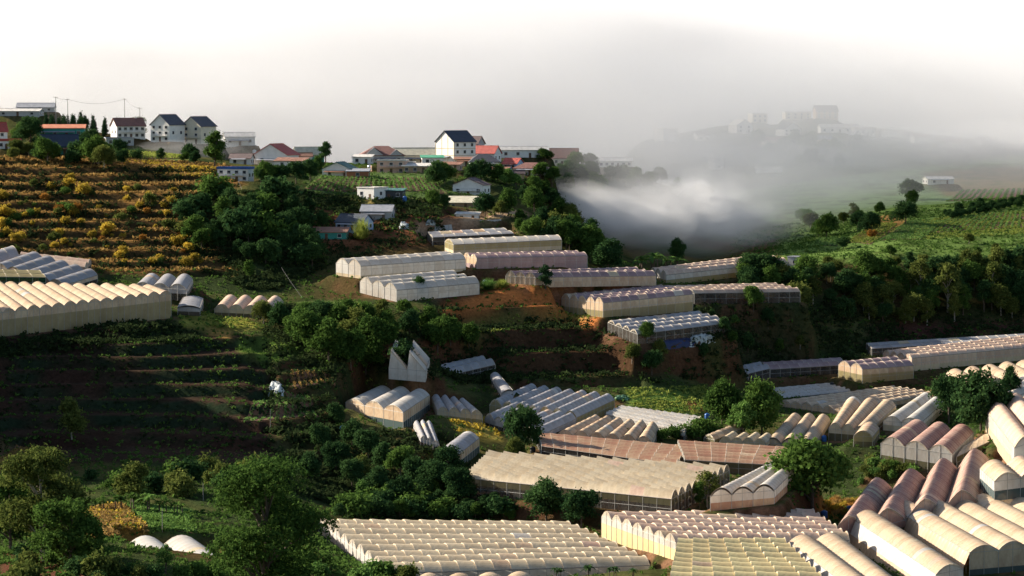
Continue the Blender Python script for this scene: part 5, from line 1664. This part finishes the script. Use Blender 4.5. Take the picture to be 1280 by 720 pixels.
def drape(label, name, quad, mat, dlim, seed, lift=0.5):
    """a slack sheet lying over the ground"""
    P = [ground(x, y, *dlim) for x, y in quad]
    c = sum(P) / 4
    r = np.random.default_rng(seed)
    m = 12
    V = []
    for i in range(m + 1):
        for j in range(m + 1):
            u, v = i / m, j / m
            p = (P[0] * (1 - u) + P[1] * u) * (1 - v) + (P[2] * (1 - u) + P[3] * u) * v
            edge = min(u, 1 - u, v, 1 - v)
            z = float(ground_z(p[0], p[1])) + 0.1 + lift * min(1, edge * 6) * (0.4 + 1.2 * r.random())
            V.append((p[0] - c[0] + r.normal() * 0.25, p[1] - c[1] + r.normal() * 0.25, z - c[2]))
    Fc = [(i * (m + 1) + j, (i + 1) * (m + 1) + j, (i + 1) * (m + 1) + j + 1, i * (m + 1) + j + 1) for i in range(m) for j in range(m)]
    o = link(name, mesh_np(name, V, Fc, mat, True), None, tuple(c))
    tag(o, label, 'tarpaulin')


drape('dark navy tarpaulin on the bank below the shaded greenhouse', 'tarpaulin', [(822, 442), (826, 425), (868, 440), (864, 424)], M_TARP['navy'], (900, 1060), 1, 0.3)
drape('crumpled pale tarpaulin right of the navy one', 'tarpaulin', [(862, 436), (862, 422), (894, 431), (888, 420)], M_TARP['pale'], (900, 1080), 2, 0.8)
drape('crumpled pale plastic heap on the left shaded terraces', 'tarpaulin', [(336, 498), (338, 482), (356, 500), (348, 478)], M_TARP['pale'], (800, 900), 3, 1.0)
drape('flat green sheet beside the seven blue grey tunnels', 'tarpaulin', [(768, 502), (770, 496), (786, 501), (784, 496)], M_TARP['green'], (880, 980), 5, 0.4)
for lab, q in [('white sack pile left of the dirt yard', [(499, 287), (500, 281), (511, 287), (510, 281)]), ('white sack pile right in the dirt yard', [(532, 285), (533, 279), (545, 284), (543, 278)])]:
    drape(lab, 'sack_pile', q, M_TARP['pale'], (1060, 1140), 6, 0.9)

M_TANK = {'blue': plain_mat('tank_blue', (0.03, 0.12, 0.36), 0.45, 0.2), 'black': plain_mat('tank_black', (0.03, 0.03, 0.03), 0.5, 0.2), 'steel': plain_mat('tank_steel', (0.62, 0.62, 0.60), 0.3, 0.15, 1.0, 0.5, 0.7)}


def tank(label, x, y, col, r=0.8, h=1.7, D=None, base=None):
    p = ground(x, y) if base is None else base
    root = empty('water_tank', tuple(p))
    tag(root, label, 'water tank', 'water tanks')
    k = 14
    V, Fc = [], []
    prof = [(r * 0.96, -0.2), (r, 0.1), (r, h * 0.3), (r * 1.03, h * 0.33), (r, h * 0.36), (r, h * 0.66), (r * 1.03, h * 0.69), (r, h * 0.72), (r, h * 0.9), (r * 0.75, h), (r * 0.3, h * 1.04)]
    for rr, z in prof:
        for i in range(k):
            a = 6.2832 * i / k
            V.append((rr * math.cos(a), rr * math.sin(a), z))
    for q in range(len(prof) - 1):
        for i in range(k):
            Fc.append((q * k + i, q * k + (i + 1) % k, (q + 1) * k + (i + 1) % k, (q + 1) * k + i))
    Fc.append(tuple((len(prof) - 1) * k + i for i in range(k)))
    MB().add(V, Fc).build('barrel', [M_TANK[col]], root, None, True)
    MB().tube([(0, 0, h * 1.03), (0, 0, h * 1.1)], r * 0.34, 10).build('lid', [M_TANK[col]], root)


tank('blue water tank beside the tall pale greenhouse', 428, 540, 'blue')
tank('black water tank at the corner of the striped roof', 846, 632, 'black')
tank('blue water tank behind the pink ridged roofs', 1030, 648, 'blue', 0.9, 1.9)
tank('blue water tank below the three tall cream tunnels', 1030, 552, 'blue')
tank('black water tank beside the long rusty roof', 666, 566, 'black')
tank('blue water tank by the white scalloped roof', 884, 524, 'blue')
tank('black water tank near the mauve tunnels with cream ends', 1040, 484, 'black')
tank('steel water tank beside the white tunnels by the orange bank', 606, 356, 'steel')
tank('blue water tank beside the bungalow in the crop field', 506, 251, 'blue')
tank('steel water tank on the terrace behind the white gabled house', 318, 200, 'steel', 0.9, 2.0)
tank('steel water tank beside the pink village house', 462, 214, 'steel', 0.9, 2.4)
tank('blue water tank under the big bushy tree', 1062, 640, 'blue', 0.8, 1.5)

# retaining wall of the yard, in panels
Pw = [ground(x, y, 1050, 1130) for x, y in ((534, 299), (560, 297), (592, 294), (626, 291))]
rw = empty('retaining_wall', tuple(Pw[0]))
tag(rw, 'sloping grey concrete wall under the dirt yard', 'wall')
pts = [p - Pw[0] for p in Pw]
for a, b in zip(pts[:-1], pts[1:]):
    for k in range(3):
        s, e = a + (b - a) * k / 3, a + (b - a) * (k + 0.985) / 3
        bk = np.array([0.2, 3.2, 4.6])
        th = np.array([0, 1.2, 0])
        MB().add([s - (0, 0, 1), e - (0, 0, 1), e + bk, s + bk, s + th - (0, 0, 1), e + th - (0, 0, 1), e + bk + th, s + bk + th],
                 [(0, 1, 2, 3), (4, 7, 6, 5), (0, 4, 5, 1), (1, 5, 6, 2), (2, 6, 7, 3), (3, 7, 4, 0)]).build('concrete_panel', [M_CONC], rw)


def pole(label, x, y, hpx, dlim, arms=1, rad=0.17):
    p = ground(x, y, *dlim)
    h = hpx * p[1] / F
    root = empty('utility_pole', tuple(p))
    tag(root, label, 'utility pole', 'utility poles on the left ridge')
    MB().tube([(0, 0, -0.5), (0, 0, h)], rad, 6, 0, rad * 0.7).build('post', [M_POLE], root)
    for a in range(arms):
        z = h - 0.35 - 0.9 * a
        arm = MB().box(-1.0, 1.0, -0.07, 0.07, z - 0.07, z + 0.07).build('crossarm', [M_POLE], root)
        for dx in (-0.85, 0, 0.85):
            MB().tube([(dx, 0, z + 0.075), (dx, 0, z + 0.32)], 0.07, 5).build('insulator', [M_FRAME], arm)
    return p + np.array([0, 0, h - 0.1])


pa = pole('utility pole, leftmost on the left ridge skyline', 70, 162, 41, (1200, 1330))
pb = pole('utility pole, second from left, behind the orange roofed shop', 85, 168, 44, (1200, 1330))
pc = pole('tallest utility pole standing clear left of the gabled houses', 156, 166, 47, (1200, 1400))
pd = pole('thin utility pole in mist between first two gabled houses', 175, 166, 38, (1230, 1420))
pe = pole('thin wooden pole in the pale striped vine plot', 209, 196, 18, (1150, 1225), 0, 0.1)


def wire(label, a, b, sag, r=0.045):
    pts = []
    for t in np.linspace(0, 1, 14):
        p = a + (b - a) * t
        pts.append(p - a - np.array([0, 0, sag * 4 * t * (1 - t)]))
    o = MB().tube(pts, r, 4).build('wire', [M_WIRE], None, tuple(a))
    tag(o, label, 'wire')


wire('power line between the two left ridge poles', pa, pb, 0.6)
wire('power line sagging to the tallest ridge pole', pb, pc, 2.2)
wire('power line from tallest ridge pole into the mist', pc, pd, 1.0)
w0, w1 = ground(298, 236, 1080, 1160), ground(378, 376, 930, 1000)
wire('long pale cable running down in front of the dark wood', w0 + np.array([0, 0, 3.0]), w1 + np.array([0, 0, 1.0]), 3.5, 0.045)
# thin posts in the lower left garden
for lab, x, y, h in [('thin metal post in the vegetable plot bottom left', 203, 668, 30), ('thin post on the shaded beds mid left', 338, 540, 28), ('short wooden post beside the biggest tree', 254, 626, 22)]:
    p = ground(x, y)
    o = MB().tube([(0, 0, -0.4), (0, 0, h * p[1] / F)], 0.09, 5, 0, 0.06).build('post', [M_POLE], None, tuple(p))
    tag(o, lab, 'post')

# ------------------------------------------------------------------ labels that single out the members of small groups
ORD = ['leftmost', 'second', 'third', 'fourth', 'fifth', 'sixth', 'seventh', 'eighth', 'ninth', 'tenth', 'eleventh', 'twelfth', 'thirteenth', 'fourteenth', 'fifteenth', 'sixteenth',
       'seventeenth', 'eighteenth', 'nineteenth', 'twentieth', 'twenty-first', 'twenty-second', 'twenty-third', 'twenty-fourth', 'twenty-fifth', 'twenty-sixth']
groups = {}
for o in SC.objects:
    if o.parent is None and o.get('group') and o.get('category') in ('tree', 'bush', 'shrub', 'grass clump', 'banana plant', 'conifer tree'):
        groups.setdefault(o['group'], []).append(o)
SHADE = {'leaf_green': 'green', 'leaf_dark': 'dark', 'leaf_olive': 'olive', 'leaf_bright': 'bright', 'leaf_gold': 'golden', 'leaf_rust': 'rust brown', 'leaf_pine': 'pine green', 'leaf_straw': 'straw coloured', 'leaf_lime': 'lime green'}
for gname, obs in groups.items():
    if gname == 'foreground trees':
        continue
    pos = {}
    for o in obs:
        px, py = project(np.array([o.location.x]), np.array([o.location.y]), np.array([o.location.z]))
        pos[o.name] = (float(px[0]), float(py[0]))
    obs.sort(key=lambda o: pos[o.name][0])
    one = obs[0]['category']
    if len(obs) <= len(ORD):
        for k, o in enumerate(obs):
            rank = ORD[k] + ('' if k == 0 else ' from left')
            if k == len(obs) - 1:
                rank = 'rightmost'
            o['label'] = f'{rank} {one} of the {gname}'
    else:
        nb = max(3, len(obs) // 7)
        bands = [obs[i * len(obs) // nb:(i + 1) * len(obs) // nb] for i in range(nb)]
        for bi, band in enumerate(bands):
            band.sort(key=lambda o: pos[o.name][1])
            where = 'leftmost' if bi == 0 else 'rightmost' if bi == nb - 1 else ORD[bi]
            for k, o in enumerate(band):
                sh = [c.data.materials[0].name for c in o.children if c.name.startswith(('crown', 'leaves'))]
                col = SHADE.get(sh[0], 'green') if sh else 'green'
                rk = 'topmost' if k == 0 else 'lowest' if k == len(band) - 1 else ORD[k] + ' from top'
                o['label'] = f'{col} {one} {rk} in {where} column of {gname}'
# ------------------------------------------------------------------ fog: closed bodies of even density, lit by the sun and sky
def fog_mat(name, density, col=(0.865, 0.868, 0.88), aniso=0.45):
    m, nt, out = new_mat(name)
    v = N(nt, "ShaderNodeVolumePrincipled")
    v.inputs["Color"].default_value = (*col, 1)
    v.inputs["Density"].default_value = density
    v.inputs["Anisotropy"].default_value = aniso
    nt.links.new(v.outputs[0], out.inputs["Volume"])
    try:
        m.cycles.homogeneous_volume = True
    except Exception:
        pass
    return m


def fog_slab(name, label, density, front, back, top, bottom=-30.0, x0=-700, x1=2000, nc=90, nr=36, round_m=120.0, seed=0, amp=0.35):
    """front(x) / back(x): distance at photo column x; top(x, t): height of the upper surface; edges are rounded off"""
    xs = np.linspace(x0, x1, nc)
    ts = np.linspace(0, 1, nr) ** 1.6
    V = np.zeros((2, nr, nc, 3))
    for j, t in enumerate(ts):
        f = np.array([front(x) for x in xs])
        f = f + (fbm(xs, xs * 0 + seed * 31, 60, 3, seed) - 0.5) * 60
        b = np.array([back(x) for x in xs])
        Y = f + (b - f) * t
        X = (xs - 640) / F * Y
        tz = np.array([top(x, yy) for x, yy in zip(xs, Y)])
        edge = np.minimum(1, (Y - f) / round_m)
        edge = np.sqrt(np.clip(1 - (1 - edge) ** 2, 0, 1))
        nz = fbm(X, Y, 170, 4, seed + 1) - 0.5
        zt = bottom + 0.5 + (tz - bottom) * edge * (1 + amp * nz * 0.0) + amp * nz * 120 * edge
        V[1, j] = np.stack([X, Y, np.maximum(zt, bottom + 0.5)], -1)
        V[0, j] = np.stack([X, Y, np.full(nc, bottom)], -1)
    i = np.arange(2 * nr * nc).reshape(2, nr, nc)
    def q(a, b, c, d):
        return np.stack([a, b, c, d], -1).reshape(-1, 4)
    T, B = i[1], i[0]
    faces = np.concatenate([
        q(T[:-1, :-1], T[:-1, 1:], T[1:, 1:], T[1:, :-1]),
        q(B[:-1, :-1], B[1:, :-1], B[1:, 1:], B[:-1, 1:]),
        q(B[0, :-1], B[0, 1:], T[0, 1:], T[0, :-1]),
        q(B[-1, :-1], T[-1, :-1], T[-1, 1:], B[-1, 1:]),
        q(B[:-1, 0], T[:-1, 0], T[1:, 0], B[1:, 0]),
        q(B[:-1, -1], B[1:, -1], T[1:, -1], T[:-1, -1])])
    o = link(name, mesh_np(name, V, faces, fog_mat(name, density)))
    tag(o, label, kind='stuff')
    return o


def icosphere(n):
    bpy_me = bpy.data.meshes.new('tmp')
    import bmesh
    bm = bmesh.new()
    bmesh.ops.create_icosphere(bm, subdivisions=n, radius=1.0)
    V = np.array([v.co[:] for v in bm.verts])
    Fc = np.array([[v.index for v in f.verts] for f in bm.faces])
    bm.free()
    bpy.data.meshes.remove(bpy_me)
    return V, Fc


ICO = icosphere(4)


def fog_puff(name, label, x, y, D, rx, ry, rd, density, seed=0, shells=(1.0, 0.78, 0.55)):
    """a drifting patch: nested uneven bodies, so that it thins out towards its edge"""
    c = at(x, y, D)
    V, Fc = ICO
    r = np.random.default_rng(seed)
    for k, s in enumerate(shells):
        ph = r.random(12) * 6.28
        d = np.zeros(len(V))
        for q in range(1, 6):
            w = r.normal(size=3) * (1.2 + 0.9 * q)
            d += np.sin(V @ w + ph[q]) / (q * 0.8)
        W = V * (1 + 0.20 * d)[:, None] * s
        W = W * np.array([rx * D / F, rd, ry * D / F])
        o = link(name, mesh_np(name, W, Fc, fog_mat(name, density)), None, tuple(c))
        tag(o, label, kind='stuff')


def lerp_tab(tab):
    xs, ys = [t[0] for t in tab], [t[1] for t in tab]
    return lambda x: float(np.interp(x, xs, ys))


FRONT = lerp_tab([(-700, 1430), (-100, 1370), (0, 1345), (260, 1300), (420, 1330), (560, 1345), (650, 1380), (740, 1480), (820, 1640), (880, 1800), (960, 1960), (1080, 1980), (1300, 1960), (2000, 1960)])
TOPZ = lerp_tab([(-700, 270), (0, 275), (350, 265), (560, 240), (700, 235), (820, 225), (960, 205), (1050, 212), (1150, 200), (1300, 200), (2000, 190)])
fog_slab('fog_bank', 'dense white fog filling the valley behind the ridge', 0.0016, FRONT, lambda x: 3300, lambda x, Y: TOPZ(x), seed=1, amp=0.25)
fog_slab('fog_bank', 'inner body of the white fog behind the ridge', 0.0014, lambda x: FRONT(x) + 150, lambda x: 3250, lambda x, Y: TOPZ(x) - 30, seed=2, amp=0.25)
fog_slab('fog_veil', 'thin mist over the far valley and village', 0.0028, lerp_tab([(-700, 1290), (0, 1260), (300, 1235), (600, 1290), (700, 1250), (800, 1190), (1000, 1290), (1150, 1420), (1300, 1450), (2000, 1450)]), lambda x: 5600, lambda x, Y: 105 + max(0, Y - 1300) * 0.07, seed=3, amp=0.12)
SH = (1.0, 0.92, 0.84, 0.76, 0.68, 0.6, 0.5, 0.4)
SH = (1.0, 0.88, 0.76, 0.64, 0.5, 0.36)
for k, (x, y, D, rx, ry, rd, den) in enumerate([
        (728, 258, 1235, 66, 34, 45, 0.0018), (785, 270, 1240, 95, 42, 50, 0.0024), (848, 264, 1265, 90, 40, 50, 0.0020), (800, 244, 1300, 85, 30, 45, 0.0018), (915, 282, 1270, 75, 30, 45, 0.0014),
        (890, 268, 1330, 80, 36, 55, 0.0014), (950, 240, 1480, 95, 42, 70, 0.0010), (1040, 232, 1600, 120, 32, 80, 0.0008), (860, 225, 1560, 90, 34, 70, 0.0010), (1000, 200, 1700, 130, 26, 60, 0.0008)]):
    fog_puff('fog_patch', 'ragged fog patch drifting over the hollow and right valley', x, y, D, rx, ry, rd, den, 40 + k, SH)
fog_puff('fog_patch', 'low mist around the feet of the three gabled houses', 225, 188, 1258, 75, 16, 28, 0.0022, 7, SH)
for k, (x, y, D, rx, ry, rd, den) in enumerate([
        (120, 70, 1620, 190, 60, 90, 0.0022), (420, 60, 1700, 170, 62, 90, 0.0022), (700, 85, 1750, 150, 55, 90, 0.0022), (760, 30, 1850, 160, 40, 90, 0.0024),
        (1010, 70, 2080, 150, 34, 80, 0.0024), (1180, 95, 2060, 130, 34, 80, 0.0020), (560, 120, 1520, 120, 34, 60, 0.0020), (270, 130, 1480, 120, 30, 50, 0.0018)]):
    fog_puff('fog_billow', 'billow rising in the white fog behind the ridge', x, y, D, rx, ry, rd, den, 60 + k, SH)
pr = random.Random(77)
for k in range(16):
    x = pr.uniform(705, 950)
    fog_puff('fog_wisp', 'torn wisp of fog over the hollow right of the village', x, pr.uniform(232, 288) - (x - 800) * 0.05, pr.uniform(1205, 1340), pr.uniform(22, 48), pr.uniform(9, 20), pr.uniform(14, 30), pr.uniform(0.003, 0.006), 90 + k, (1.0, 0.72, 0.44))
for k, (x, y, D, rx, ry, rd, den) in enumerate([(1160, 178, 1700, 150, 30, 60, 0.0024), (1265, 180, 1680, 120, 30, 60, 0.0024), (930, 190, 1690, 110, 26, 50, 0.0018), (850, 186, 1640, 90, 30, 50, 0.0022), (1060, 196, 1720, 130, 20, 50, 0.0014)]):
    fog_puff('fog_patch', 'soft fog lying along the slope of the far village', x, y, D, rx, ry, rd, den, 120 + k, SH)
